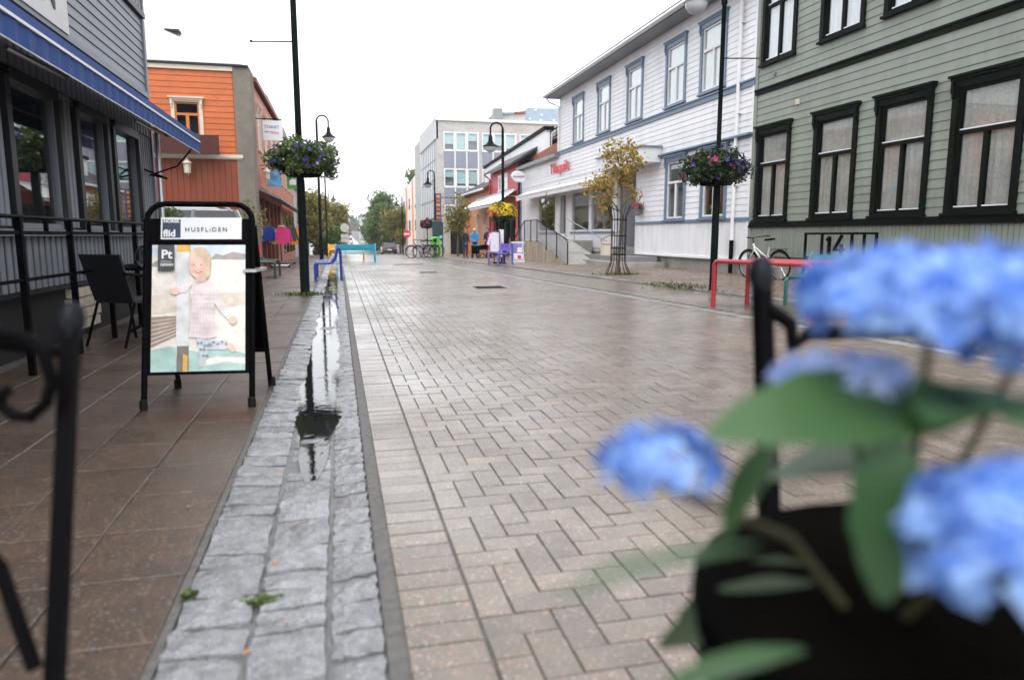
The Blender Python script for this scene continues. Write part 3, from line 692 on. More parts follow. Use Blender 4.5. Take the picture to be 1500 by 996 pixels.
mb = MB(); mb.tube([F.pt(33.25, .04, 1.6), F.pt(33.25, .04, 2.2)], .015, 6); part(mb, 'handle', m_chrome, dr)
mb = MB(); F.box(mb, 26.5, 38, -2.2, -2.1, .5, 3.4); F.box(mb, 26.5, 38, -2.2, -.2, .5, .56); F.box(mb, 26.5, 38, -2.2, -.2, 3.3, 3.4); part(mb, 'shop_interior', m_room, t)
mb = MB(); F.box(mb, 32.82, 33.16, -.4, -.36, 1.3, 2.9); part(mb, 'lit_display', M('warm lamp', (.8, .33, .10), .5, var=.7, scale=4, emit=.5), t)
for k in range(5):
    mb = MB(); a = 27.2+k*.95+(2.4 if k > 4 else 0); F.box(mb, a-.18, a+.18, -.8, -.5, .56, 1.45+.12*(k % 2)); mb.lathe([(.02,0),(.13,.08),(.16,.2),(.08,.36),(.01,.42)], F.pt(a, -.62, 1.5), 8)
    part(mb, 'window_display', [m_cream, m_ochre, m_lime][k % 3] if k != 2 else m_grey, t)
mb = MB()
for k in range(26): a = random.uniform(35, 36.6); mb.lathe([(.01,0),(.09,.05),(.06,.14),(.01,.17)], F.pt(a, -.5-random.uniform(0,.3), 1.3+random.uniform(0, 1.0)), 6)
part(mb, 'window_display', m_cream, t)
# shop lettering (red relief script) and oval sign
tx = text('Tilaquilt', .66, m_text_red, t, F.pt(35.25, .1, 4.12), (PI/2, 0, -PI/2), 'shop_lettering', depth=.015, bold=.008, space=1.08)
tx.scale = (1.3, 1.05, 1)
so = thing('oval_sign', 'white oval hanging sign with a red line of writing on the white shop', 'sign', (10.0, 39.7, 4.35))
mb = MB(); mb.add([(.42*math.cos(2*PI*i/28), d, .27*math.sin(2*PI*i/28)) for d in (-.04, .04) for i in range(28)], [tuple(range(28)), tuple(range(55, 27, -1))]+[(i, 28+i, 28+(i+1) % 28, (i+1) % 28) for i in range(28)])
part(mb, 'sign_plate', M('pale grey sign', (.62,.65,.69), .4, var=.03), so, True)
mb = MB(); mb.tube([(.42*math.cos(2*PI*i/28), 0, .27*math.sin(2*PI*i/28)) for i in range(28)], .045, 6, closed=True); part(mb, 'rim', m_alu, so, True)
mb = MB(); mb.bar((.55, 0, .08), (.66, 0, .08), .03); mb.bar((.55, 0, -.08), (.66, 0, -.08), .03); part(mb, 'bracket', m_black, so, True)
mb = MB(); x = -.33
while x < .30: w_ = random.choice((.02,.03,.04)); mb.box(x, x+w_, -.055, -.046, -.05, .03+random.choice((0,.02))); x += w_+.015
part(mb, 'lettering', M('faded red lettering', (.36,.16,.17), .5), so, True)
def shop_awning(name, label, F, a0, a1, zt, zf, out, val, mat, edge, scallop=True, frame=m_alu, loc=None):
    t = thing(name, label, 'awning', F.pt((a0+a1)/2, 0, zf), 0)
    mb = MB(); mb.tube([F.pt(a0, .1, zt+.02), F.pt(a1, .1, zt+.02)], .08, 8); part(mb, 'roller', frame, t)
    mb = MB(); mb.add([F.pt(a0, .12, zt), F.pt(a1, .12, zt), F.pt(a1, out, zf), F.pt(a0, out, zf), F.pt(a0, .12, zt-.012), F.pt(a1, .12, zt-.012), F.pt(a1, out, zf-.012), F.pt(a0, out, zf-.012)],
        [(0,1,2,3),(7,6,5,4),(0,4,5,1),(1,5,6,2),(2,6,7,3),(3,7,4,0)]); part(mb, 'canopy_cloth', mat, t)
    mb = MB(); n = max(2, int((a1-a0)/.12)); vs = []; fs = []
    for i in range(n*2+1):
        a = lerp(a0, a1, i/(2*n)); low = val*(1-.18*(i % 2) if scallop else 1); dd = out+.012*math.sin(i*1.3)
        vs += [F.pt(a, dd, zf-.02), F.pt(a, dd-.01, zf-low)]
        if i: fs.append((2*i-2, 2*i, 2*i+1, 2*i-1))
    mb.add(vs, fs); part(mb, 'valance', mat, t)
    mb = MB(); mb.bar(F.pt(a0, out, zf-.005), F.pt(a1, out, zf-.005), .05, .05); part(mb, 'front_rail', edge, t)
    for a in (a0+.15, a1-.15):
        mb = MB(); mb.tube([F.pt(a, .03, zt-.35), F.pt(a+.02, out*.5, zt-.32), F.pt(a, out-.03, zf-.03)], .022, 6); part(mb, 'folding_arm', frame, t)
    return t
shop_awning('shop_awning', 'white scalloped awning over the window left of the shop door', F, 33.4, 39.4, 3.52, 3.22, .85, .26, m_whitefab, m_white)
shop_awning('shop_awning', 'white scalloped awning behind the golden leaved tree', F, 26.65, 33.3, 3.52, 3.22, .85, .26, m_whitefab, m_white)
# wall pot with magenta flowers comes with the flowers below

# ramp
t = thing('access_ramp', 'grey access ramp with stained plank side and mesh railing', 'ramp', (8.9, 28, 0))
mb = MB(); mb.prism([(8.16, 24.85, .0), (8.16, 29.0, .86), (8.16, 31.1, .86), (8.16, 31.1, -.05), (8.16, 24.85, -.05)], (1.5, 0, 0)); mb.box(9.66, 10.55, 29.0, 34.2, -.05, .86); part(mb, 'ramp_deck', m_concrete, t)
m_stain = M('weathered planks', (.42,.36,.28), .8, var=.25, scale=5, ovar=.2, stretch=(1,6,.5), c2=(.12,.09,.06), c2amt=.85, c2scale=3)
FR = Fac('W', 8.15); n = 42
for k in range(n):
    a = 24.95+k*(31.1-24.95)/n; zt = min(.84, (a-24.85)*.86/4.15)
    if zt > .05: put(FR, 'plank', m_stain, t, a, a+.14, gz(a), zt)
mb = MB()
for y in (24.85, 26.2, 27.6, 29.0, 30.0, 31.1):
    z = min(.86, max(0, (y-24.85)*.2072)); b_ = MB(); b_.bar((8.1, y, z-.05), (8.1, y, z+.86), .035); part(b_, 'railing_post', m_black, t)
mb.tube([(8.1, 24.85, .9), (8.1, 29.0, 1.72), (8.1, 31.1, 1.72), (8.1, 32.9, .95)], .025, 6); mb.bar((8.1, 32.9, 0), (8.1, 32.9, .95), .035); rl = part(mb, 'railing', m_black, t)
mb = MB(); mb.add([(8.1, 24.9, .1), (8.1, 29.0, .95), (8.1, 29.0, 1.68), (8.1, 24.9, .86)], [(0,1,2,3)]); mb.add([(8.1, 29.0, .95), (8.1, 31.08, .95), (8.1, 31.08, 1.68), (8.1, 29.0, 1.68)], [(0,1,2,3)]); part(mb, 'mesh_screen', m_meshglass, rl)
mb = MB(); mb.tube([(9.6, 24.9, .85), (9.6, 24.9, .88), (9.6, 29.6, 1.78)], .025, 6); mb.bar((9.6, 25.4, 0), (9.6, 25.4, .95), .03); mb.bar((9.6, 28.6, .7), (9.6, 28.6, 1.6), .03); part(mb, 'inner_handrail', m_grey, t)
for k in range(5):
    mb = MB(); mb.box(8.16, 9.6, 31.1+.34*k, 31.44+.34*k, -.05, .7-.16*k); part(mb, 'step', m_kerb, t)
# entrance steps
t = thing('entrance_steps', 'worn granite steps with rounded end before the white house', 'steps', (9.8, 23.6, 0))
def rstep(x0, y0, y1, z0, z1, r):
    pts = [(10.52, y1, z0), (x0, y1, z0)]+[(x0+r-r*math.cos(a), y0+r-r*math.sin(a), z0) for a in [i*PI/12 for i in range(7)]]+[(10.52, y0, z0)]
    return MB().prism(pts[::-1], (0, 0, z1-z0))
part(rstep(8.95, 21.9, 26.4, 0, .19, .5), 'step', m_concrete, t); part(rstep(9.3, 22.5, 26.4, .192, .36, .3), 'step', m_kerb, t)
mb = MB(); mb.box(9.9, 12.2, 24.55, 26.4, .362, .52); part(mb, 'step', m_kerb, t); mb = MB(); mb.box(10.3, 12.2, 24.55, 26.4, .522, .66); part(mb, 'step', m_kerb, t)
t = thing('stone_tub', 'cream square stone tub on the entrance steps', 'planter', (9.55, 24.7, .362))
mb = MB(); mb.box(-.17, .17, -.17, .17, 0, .42); part(mb, 'tub_body', m_cream, t, True); mb = MB(); mb.box(-.2, .2, -.2, .2, .421, .47); part(mb, 'rim', m_cream, t, True)

# ------------------------------------------------------------------ RED AND OCHRE HOUSES
t = thing('shop_house', 'crimson wooden shop house between white shop and ochre house', 'house', (10.4, 46.5, -.25))
F2 = Fac('W', 10.45)
rw = (44.2, 46.9, 3.95, 4.95); rd = (42.2, 48.6, -.3, 2.75)
wall(F2, t, m_redw, 41.65, 49.5, -.5, 5.35, [rd, hole(*rw)])
siding(F2, t, m_redw, 41.7, 49.45, 2.8, 5.3, .17, [(rw[0], rw[1], rw[2]-.03, rw[3]+.03)])
w = window(F2, t, *rw, m_white, m_white, cw=.16, head=.16, sash='2', hood=False)
mb = MB(); F2.box(mb, 42.2, 48.6, -3, -2.9, -.3, 3); F2.box(mb, 42.2, 48.6, -3, -.2, -.3, -.25); F2.box(mb, 42.2, 48.6, -3, -.2, 2.75, 2.8); F2.box(mb, 42.15, 42.2, -3, -.2, -.3, 2.8); F2.box(mb, 48.6, 48.65, -3, -.2, -.3, 2.8); part(mb, 'shop_interior', m_dark, t)
for a in (43.4, 45.0, 46.8): mb = MB(); F2.box(mb, a, a+.08, -.12, .02, -.3, 2.75); part(mb, 'door_post', m_greydk, t)
mb = MB(); F2.box(mb, 43.6, 44.3, -.6, -.5, .4, 1.5); part(mb, 'poster', m_white, t)
mb = MB(); F2.box(mb, 45.4, 46.5, -.9, -.6, 0, .9); part(mb, 'shop_counter', m_ochre, t)
mb = MB(); F2.box(mb, 42.4, 43.0, -.6, -.5, .9, 1.8); part(mb, 'shop_poster', m_green, t)
mb = MB(); mb.add([F2.pt(41.5,.45,5.3),F2.pt(49.6,.45,5.3),F2.pt(49.6,-4,8.0),F2.pt(41.5,-4,8.0),F2.pt(41.5,.45,5.18),F2.pt(49.6,.45,5.18),F2.pt(49.6,-4,7.85),F2.pt(41.5,-4,7.85)], [(0,1,2,3),(7,6,5,4),(0,4,5,1),(1,5,6,2),(3,7,4,0),(2,6,7,3)]); part(mb, 'roof', m_rooftile, t)
mb = MB(); F2.box(mb, 41.65, 49.5, -6, -3.2, -.4, 7.2); part(mb, 'house_body', m_redw, t)
mb = MB(); mb.tube([F2.pt(49.3,.5,5.2),F2.pt(49.3,.1,4.9),F2.pt(49.3,.1,0)], .06, 8); part(mb, 'downpipe', m_redw, t)
aw = shop_awning('shop_awning', 'long white awning before the crimson shop house', F2, 41.9, 54.0, 3.75, 3.0, 1.25, .16, m_whitefab, m_grey, False)
t = thing('wooden_house', 'ochre orange wooden house with dark tiled roof', 'house', (10.4, 55, -.45))
F3 = Fac('W', 10.42)
ow = [(51.0, 52.0, .7, 2.6), (54.0, 55.0, .7, 2.6)]
wall(F3, t, m_ochre, 49.55, 60.6, -.6, 4.4, [hole(*w_) for w_ in ow])
siding(F3, t, m_ochre, 49.6, 60.55, -.2, 4.35, .2, ow)
for w_ in ow: window(F3, t, *w_, m_cream, m_white, curtain=m_curtain)
mb = MB(); mb.add([F3.pt(49.5,.5,4.35),F3.pt(61,.5,4.35),F3.pt(61,-4.5,7.0),F3.pt(49.5,-4.5,7.0),F3.pt(49.5,.5,4.22),F3.pt(61,.5,4.22),F3.pt(61,-4.5,6.85),F3.pt(49.5,-4.5,6.85)], [(0,1,2,3),(7,6,5,4),(0,4,5,1),(1,5,6,2),(2,6,7,3),(3,7,4,0)]); rf = part(mb, 'roof', m_rooftile, t)
mb = MB(); mb.tube([F3.pt(49.5,.55,4.28),F3.pt(61,.55,4.28)], .07, 6); part(mb, 'rain_gutter', m_white, rf)
mb = MB(); F3.box(mb, 49.55, 60.6, -9, -.3, -.6, 4.3); part(mb, 'house_body', m_ochre, t)
# things on the roofs behind the shop
t = thing('parapet_wall', 'white rendered parapet wall with black sloping coping above the red roof', 'wall', (11.8, 48, 5))
mb = MB(); mb.prism([(11.6, 39.9, 5.0), (11.6, 39.9, 6.98), (11.6, 57.2, 6.35), (11.6, 57.2, 4.0)], (.4, 0, 0)); part(mb, 'wall_face', m_white, t)
mb = MB(); mb.bar((11.8, 39.8, 7.08), (11.8, 57.3, 6.45), .6, .2); part(mb, 'coping', m_black, t)
t = thing('terrace_wall', 'stained concrete terrace wall with rusty edge and black railing above shop roof', 'wall', (12.4, 37, 5))
mb = MB(); mb.box(11.0, 11.3, 33.95, 41.5, 4.99, 5.28); part(mb, 'lower_wall', m_concrete, t)
mb = MB(); mb.box(11.4, 11.65, 33.95, 39.7, 4.99, 5.6); part(mb, 'upper_wall', m_concrete, t)
mb = MB(); mb.prism([(11.36, 33.95, 5.61), (11.36, 33.95, 6.05), (11.36, 41.4, 5.7), (11.36, 49.8, 5.3), (11.36, 49.8, 4.95)], (.22, 0, 0)); part(mb, 'rusty_edge', m_rust, t)
mb = MB(); mb.tube([(11.85, 33.95, 7.15), (11.85, 39.8, 6.85)], .04, 6)
for k in range(6): y = 34.3+k*1.08; mb.bar((11.85, y, 5.2), (11.85, y, 7.1-.055*k), .045)
part(mb, 'railing', m_black, t)
mb = MB(); mb.box(10.3, 18, 33.95, 41.6, 4.85, 4.99); mb.box(12.6, 18, 33.95, 41.6, 0, 4.85); shr = part(mb, 'shop_roof', m_grey, t)

# ------------------------------------------------------------------ GREY OFFICE BLOCK
t = thing('office_building', 'grey concrete office block with turquoise blinds and blue grey panels', 'building', (8.4, 62, -.5))
F4 = Fac('S', 62.0); F5 = Fac('W', 8.4)
zt = 10.72
rows = [(8.3, 9.75), (5.25, 6.7), (2.2, 3.65)]
cols = []
a = 9.05
for gi in range(4):
    for k in range(3): cols.append((a, a+.86)); a += 1.02
    a += .28
wh = [(c0, c1, z0, z1) for c0, c1 in cols for z0, z1 in rows]
wall(F4, t, m_conc2, 8.4, 23, -.6, zt, wh)
mb = MB(); F4.box(mb, 8.3, 23.1, -.3, .12, zt, zt+.22); part(mb, 'roof_edge', m_white, t)
mb = MB(); mb.box(8.42, 23, 62.5, 80, -.6, zt-.1); part(mb, 'building_body', m_conc2, t)
for c0, c1 in cols:
    for z0, z1 in rows:
        mb = MB()
        for q in ((c0-.04, c0+.05, z0-.04, z1+.04), (c1-.05, c1+.04, z0-.04, z1+.04), (c0+.05, c1-.05, z0-.1, z0+.05), (c0+.05, c1-.05, z1-.05, z1+.04)): F4.box(mb, q[0], q[1], -.06, .05, q[2], q[3])
        w_ = part(mb, 'window', m_white, t)
        mb = MB(); F4.box(mb, c0+.05, c1-.05, -.03, -.02, z0+.05, z1-.05); part(mb, 'pane', m_glass, w_)
        mb = MB(); F4.box(mb, c0, c1, -.075, -.07, z0+random.choice((.1, .25, .5, .8)), z1); part(mb, 'blind', m_paneblind, w_)
        mb = MB(); F4.box(mb, c0-.1, c1+.1, -.3, -.29, z0-.1, z1+.1); part(mb, 'room', m_grey, w_)
    for z0, z1 in ((6.85, 8.15), (3.8, 5.1)):
        mb = MB(); F4.box(mb, c0-.03, c1+.03, 0, .03, z0, z1); part(mb, 'panel', M('blue grey panel', (.24,.25,.31), .5, var=.04) if c0 == cols[0][0] and z0 > 5 else bpy.data.materials['blue grey panel'], t)
    mb = MB(); F4.box(mb, c1+.02, c1+.12, 0, .07, 2.1, 9.85); part(mb, 'mullion', m_white, t)
wall(F5, t, m_conc2, 62.0, 63.0, -.6, zt, (), name='corner_pier')
mb = MB(); F5.box(mb, 63.0, 74, -.05, 0, 2.6, 9.2); part(mb, 'curtain_wall', M('white panel', (.68,.69,.72), .4, var=.03), t)
mb = MB(); F5.box(mb, 62, 74, -.2, .1, 9.2, zt+.2); part(mb, 'cornice', M('pale concrete', (.55,.55,.55), .7, var=.05), t)
for k in range(8):
    mb = MB(); F5.box(mb, 63.3+k*1.35, 63.36+k*1.35, 0, .06, 2.6, 9.2); part(mb, 'mullion', m_grey, t)
for z in (4.1, 5.8, 7.5): mb = MB(); F5.box(mb, 63.0, 74, 0, .03, z, z+.1); part(mb, 'transom', m_grey, t)
mb = MB(); F5.box(mb, 63, 74, -2.5, -2.4, -.6, 2.6); F5.box(mb, 63, 74, -2.4, 0, 2.5, 2.6); part(mb, 'arcade', m_dark, t)
for k in range(4): mb = MB(); F5.box(mb, 64.5+k*2.6, 64.8+k*2.6, -.3, -.02, -.7, 2.6); part(mb, 'column', m_conc2, t)
mb = MB(); mb.box(8.45, 9.4, 61.3, 61.98, -.6, 2.6); mb.box(9.4, 13, 61.4, 61.9, 2.2, 2.7); part(mb, 'porch', m_conc2, t)
mb = MB(); mb.box(9.5, 11.5, 61.9, 61.97, -.6, 2.2); part(mb, 'doorway', m_dark, t)
t = thing('roof_plant_room', 'blue grey clad plant room with pale dots behind office roof', 'plant room', (20, 66, 10.9))
mb = MB(); mb.prism([(16.7, 66, 10.6), (21.2, 66, 10.6), (21.2, 66, 12.85), (17.4, 66, 12.75), (17.1, 66, 12.2)], (0, 4, 0)); part(mb, 'cladding', m_bluemetal, t)
for (dx, dz) in ((1.6, 3.0), (2.4, 2.2), (.9, 1.4), (2.3, 1.2), (4.0, 1.3), (4.6, 2.3), (4.7, 1.0)):
    mb = MB(); mb.box(16.9+dx*.75, 17.1+dx*.75, 65.94, 65.99, 11.0+dz*.5, 11.15+dz*.5); part(mb, 'round_light', m_white, t)
t = thing('roof_house', 'low grey roof hut with brick chimney on the office roof', 'roof hut', (14.5, 65, 10.8))
mb = MB(); mb.prism([(13.7, 65, 10.8), (17.0, 65, 10.8), (17.0, 65, 12.05), (14.2, 65, 11.85)], (0, 3, 0)); part(mb, 'hut_wall', m_conc2, t)
mb = MB(); mb.bar((14.1, 66.5, 11.95), (15.9, 66.5, 12.08), 3.4, .16); part(mb, 'blue_roof', m_bluemetal, t); mb = MB(); mb.bar((15.95, 66.5, 12.09), (17.0, 66.5, 12.16), 3.4, .16); part(mb, 'rusty_roof', m_rust, t)
mb = MB(); mb.box(13.95, 14.75, 64.5, 65.3, 11.0, 12.35); part(mb, 'chimney', m_grey, t); mb = MB(); mb.box(15.3, 16.1, 64.9, 64.98, 10.95, 11.4); part(mb, 'hatch', m_white, t)
# white and orange building further along
t = thing('office_building', 'white building with tall orange fins beyond the grey block', 'building', (8.6, 86, -1))
F6 = Fac('W', 8.65)
mb = MB(); F6.box(mb, 75, 100, -8, 0, -1.6, 6.6); mb.prism([F6.pt(75, .02, 6.6), F6.pt(75, .02, 8.2), F6.pt(100, .02, 6.6)], (6, 0, 0)); part(mb, 'wall', m_white, t)
for a, h in ((75.6, 8.4), (84.5, 7.4), (92, 7)): mb = MB(); F6.box(mb, a, a+(1.5 if a < 76 else .6), 0, .12, -.9, h); part(mb, 'orange_fin', M('orange panel', (.85,.27,.02), .5, var=.03) if a < 76 else bpy.data.materials['orange panel'], t)
for k in range(6):
    for z in (1.6, 4.2):
        a = 77.5+k*3.6; mb = MB(); F6.box(mb, a, a+1.6, .0, .03, z, z+1.3); w_ = part(mb, 'window', m_grey, t); mb = MB(); F6.box(mb, a+.1, a+1.5, .03, .04, z+.1, z+1.2); part(mb, 'pane', m_glassd, w_)
# ------------------------------------------------------------------ GREY HOUSE (left)
t = thing('wooden_house', 'blue grey wooden shop house with ribbed panels and white shop sign', 'house', (-2.7, 8, 0))
F = Fac('E', -2.7)
wins = [(7.06, 8.2), (8.74, 9.74), (10.04, 11.14), (5.0, 6.3), (2.6, 4.2)]
WZ = (1.14, 2.42)
H_ = [(a, b, *WZ) for a, b in wins]
wall(F, t, m_greydk, 1, 11.95, .55, 3.06, H_)
wall(F, t, m_greydk, 1, 11.95, 3.06, 6.2, ())
planks(F, t, m_greyw, 1.0, 11.95, .6, 1.07, .14, gap=.06)
planks(F, t, m_greyw, 1.0, 11.95, 2.52, 3.06, .15, gap=.05, kind='thick')
planks(F, t, m_greyw, 1.0, 11.9, 1.16, 2.5, .11, [(a-.09, b+.09, 1.1, 2.6) for a, b in wins], gap=.04)
siding(F, t, m_greyw, 1, 11.88, 3.16, 4.2, .117)
planks(F, t, m_greyw, 4, 11.9, 4.3, 6.0, .15, gap=.05, kind='thick')
mb = MB(); F.box(mb, 1, 11.97, 0, .05, 3.08, 3.15); part(mb, 'trim_board', m_greyw, t)
mb = MB(); F.box(mb, 1, 11.97, 0, .06, 4.21, 4.29); part(mb, 'trim_board', m_greydk, t)
mb = MB(); F.box(mb, 1, 11.97, 0, .08, 1.075, 1.135); part(mb, 'sill_band', m_greyw, t)
mb = MB(); F.box(mb, 11.88, 11.98, 0, .04, 3.16, 4.2); F.box(mb, 11.9, 11.99, 0, .045, .6, 1.07); F.box(mb, 11.9, 11.99, 0, .045, 1.16, 3.06); F.box(mb, 11.9, 11.99, 0, .045, 4.3, 6.0); part(mb, 'corner_board', m_greyw, t)
mb = MB(); mb.tube([F.pt(11.9, .12, 2.9), F.pt(11.9, .12, .3)], .035, 8); part(mb, 'downpipe', m_alu, t)
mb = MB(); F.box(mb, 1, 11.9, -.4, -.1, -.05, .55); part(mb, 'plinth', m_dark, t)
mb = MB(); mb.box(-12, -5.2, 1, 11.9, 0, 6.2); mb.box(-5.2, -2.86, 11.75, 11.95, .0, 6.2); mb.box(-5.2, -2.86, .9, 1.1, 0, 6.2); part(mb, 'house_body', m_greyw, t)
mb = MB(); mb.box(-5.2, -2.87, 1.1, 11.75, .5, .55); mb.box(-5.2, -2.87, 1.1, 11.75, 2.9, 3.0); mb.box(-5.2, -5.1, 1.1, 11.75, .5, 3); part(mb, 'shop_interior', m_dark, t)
mb = MB(); mb.prism([(-2.2, .8, 6.2), (-7.2, .8, 9.4), (-12.3, .8, 6.2)], (0, 11.4, 0)); part(mb, 'roof', m_rooftile, t)
for a, b in wins:
    mb = MB(); z0, z1 = WZ
    for q in ((a-.08, a+.02, z0, z1), (b-.02, b+.08, z0, z1), (a+.02, b-.02, z1-.02, z1+.08)): F.box(mb, q[0], q[1], -.06, .05, q[2], q[3])
    w = part(mb, 'window', m_greydk, t)
    mb = MB(); F.box(mb, a+.02, b-.02, -.06, .0, z0, z0+.05); F.box(mb, a+.02, a+.06, -.06, 0, z0+.05, z1-.02); F.box(mb, b-.06, b-.02, -.06, 0, z0+.05, z1-.02); part(mb, 'frame', m_greyw, w)
    mb = MB(); F.box(mb, a+.06, b-.06, -.04, -.03, z0+.05, z1-.02); part(mb, 'pane', m_glass, w)
# brick footing steps seen under the panels
for r in range(4):
    for k in range(5): mb = MB(); F.box(mb, 8.3+k*.17+(r % 2)*.05, 8.45+k*.17+(r % 2)*.05, -.1, -.02, .08+r*.115, .18+r*.115); part(mb, 'brick', m_cream, t)
# white shop sign
sg = thing('shop_sign', 'large white shop sign board on the blue grey house', 'sign', (-2.66, 6.4, 3.13))
mb = MB(); mb.box(-2.675, -2.635, 3.6, 8.62, 3.13, 4.15); part(mb, 'sign_board', M('aged white sign', (.60,.59,.57), .5, var=.04, c2=(.42,.40,.36), c2amt=.5, c2scale=3), sg)
text('HUSFLIDEN', .55, m_text_dk, sg, (-2.63, 8.30, 3.28), (PI/2, 0, PI/2), align='RIGHT', depth=.003)
# awning
aw = thing('blue_awning', 'dark blue awning with white stripe over the grey shop windows', 'awning', (-2.4, 8, 2.5))
A0, A1 = 2.2, 11.95
mb = MB(); mb.tube([(-2.56, A0, 2.87), (-2.56, A1, 2.87)], .06, 10); part(mb, 'roller', m_alu, aw, smooth=True)
def sheet(mb, p, q, a0, a1, th=.012):
    (x0, z0), (x1, z1) = p, q
    return mb.add([(x0,a0,z0),(x1,a0,z1),(x1,a1,z1),(x0,a1,z0),(x0,a0,z0-th),(x1,a0,z1-th),(x1,a1,z1-th),(x0,a1,z0-th)], [(0,1,2,3),(7,6,5,4),(0,4,5,1),(1,5,6,2),(2,6,7,3),(3,7,4,0)])
mb = MB(); sheet(mb, (-2.54, 2.80), (-2.03, 2.56), A0, A1); part(mb, 'canopy_cloth', m_bluefab, aw)
mb = MB(); mb.bar((-2.01, A0, 2.53), (-2.01, A1, 2.53), .03, .07); part(mb, 'front_rail', m_bluefab, aw)
mb = MB(); mb.bar((-2.0, A0, 2.482), (-2.0, A1, 2.482), .03, .022); part(mb, 'white_stripe', m_white, aw)
mb = MB(); n = 130; vs = []; fs = []
for i in range(n+1):
    y = lerp(A0, A1, i/n); x = -2.0+.006*math.sin(i*1.9)
    vs += [(x, y, 2.475), (x-.01, y, 2.325+.006*math.sin(i*.9))]
    if i: fs.append((2*i-2, 2*i, 2*i+1, 2*i-1))
mb.add(vs, fs); vl = part(mb, 'valance', m_bluefab, aw)
mb = MB(); mb.tube([(-2.008, A0, 2.322), (-2.008, A1, 2.322)], .006, 5); part(mb, 'hem', m_white, vl)
for y in (3.0, 7.0, 10.9):
    mb = MB(); mb.tube([(-2.62, y, 2.62), (-2.35, y+.5, 2.5), (-2.05, y, 2.47)], .025, 6); part(mb, 'folding_arm', m_alu, aw)
mb = MB(); mb.tube([(-2.65, 11.6, 1.95), (-2.3, 11.75, 2.1), (-2.03, 11.85, 2.45)], .014, 6); mb.tube([(-2.62, 11.2, 2.0), (-2.4, 11.5, 1.9), (-2.62, 11.6, 1.96)], .014, 6); part(mb, 'brace', m_black, aw)
# railing before the house
t = thing('terrace_railing', 'black iron railing along the front of the blue grey house', 'railing', (-2.35, 8, 0))
mb = MB(); mb.tube([(-2.35, 2, 1.22), (-2.35, 11.6, 1.22)], .018, 6); part(mb, 'top_rail', m_black, t)
mb = MB(); mb.bar((-2.35, 2, 1.10), (-2.35, 11.6, 1.10), .03); mb.bar((-2.35, 2, .74), (-2.35, 11.6, .74), .025); part(mb, 'mid_rail', m_black, t)
for k in range(9): mb = MB(); mb.bar((-2.35, 3.0+1.06*k, 0), (-2.35, 3.0+1.06*k, 1.22), .045); part(mb, 'post', m_black, t)
for k in range(18):
    if k % 2: mb = MB(); mb.bar((-2.35, 3.0+.53*k, 1.10), (-2.35, 3.0+.53*k, 1.22), .03); part(mb, 'stub', m_black, t)
# café furniture
m_wick = weave(M('dark wicker', (.018,.018,.022), .5, var=.2, scale=30, bump=.6, bscale=120), 60, .5)
def cafe_chair():
    t = thing('cafe_chair', 'x', 'chair')
    mb = MB(); mb.box(-.23, .23, -.22, .22, .42, .455); part(mb, 'seat', m_wick, t, True)
    mb = MB(); mb.add([(-.24,.2,.45),(.24,.2,.45),(.25,.34,.9),(-.25,.34,.9),(-.24,.225,.44),(.24,.225,.44),(.25,.365,.9),(-.25,.365,.9)], [(0,1,2,3),(7,6,5,4),(0,4,5,1),(1,5,6,2),(2,6,7,3),(3,7,4,0)]); part(mb, 'backrest', m_wick, t, True)
    for sx in (-1, 1):
        mb = MB(); mb.tube([(sx*.24,-.25,0),(sx*.25,-.2,.44),(sx*.27,-.16,.66),(sx*.27,.05,.68),(sx*.26,.33,.72)], .014, 6); part(mb, 'arm_and_front_leg', m_black, t, True)
        mb = MB(); mb.tube([(sx*.24,.36,0),(sx*.23,.2,.43)], .014, 6); part(mb, 'rear_leg', m_black, t, True)
    return t
c0 = cafe_chair(); c0['label'] = 'dark wicker armchair with its back to the street at the café table'; c0.location = (-2.05, 7.9, 0); c0.rotation_euler = (0, 0, 2.6)
c2 = copy_tree(c0); c2['label'] = 'dark wicker armchair drawn up on the street side of the café table'; c2.location = (-2.0, 9.15, 0); c2.rotation_euler = (0, 0, 1.75); c2.location.x = -1.62
c1 = copy_tree(c0); c1['label'] = 'dark wicker armchair beyond the café table by the house corner'; c1.location = (-2.0, 9.75, 0); c1.rotation_euler = (0, 0, -.25)
for c in (c0, c1, c2): c['group'] = 'chairs at the café table'
t = thing('cafe_table', 'small dark café table with a globe lantern on it', 'table', (-2.05, 8.85, 0))
mb = MB(); mb.box(-.36, .36, -.36, .36, .70, .73); part(mb, 'tabletop', m_blackpl, t, True)
mb = MB(); mb.tube([(0,0,.06),(0,0,.70)], .035, 8); part(mb, 'column', m_black, t, True)
for a in range(4): mb = MB(); mb.tube([(0,0,.16),(.3*math.cos(a*PI/2+.6),.3*math.sin(a*PI/2+.6),.015)], .02, 6); part(mb, 'foot', m_black, t, True)
t = thing('globe_lantern', 'smoked glass globe lantern holding a pale candle', 'lantern', (-2.1, 8.8, .73))
mb = MB(); mb.lathe([(.06,0),(.1,.03),(.125,.09),(.125,.13),(.1,.19),(.07,.22)], n=16); part(mb, 'glass_globe', m_glassd, t, True, True)
mb = MB(); mb.lathe([(.042,.01),(.045,.015),(.045,.15),(.03,.16)], n=12); part(mb, 'candle', m_cream, t, True, True)
mb = MB(); mb.lathe([(.09,.22),(.05,.235),(.012,.25)], n=12); part(mb, 'lid', m_black, t, True, True)

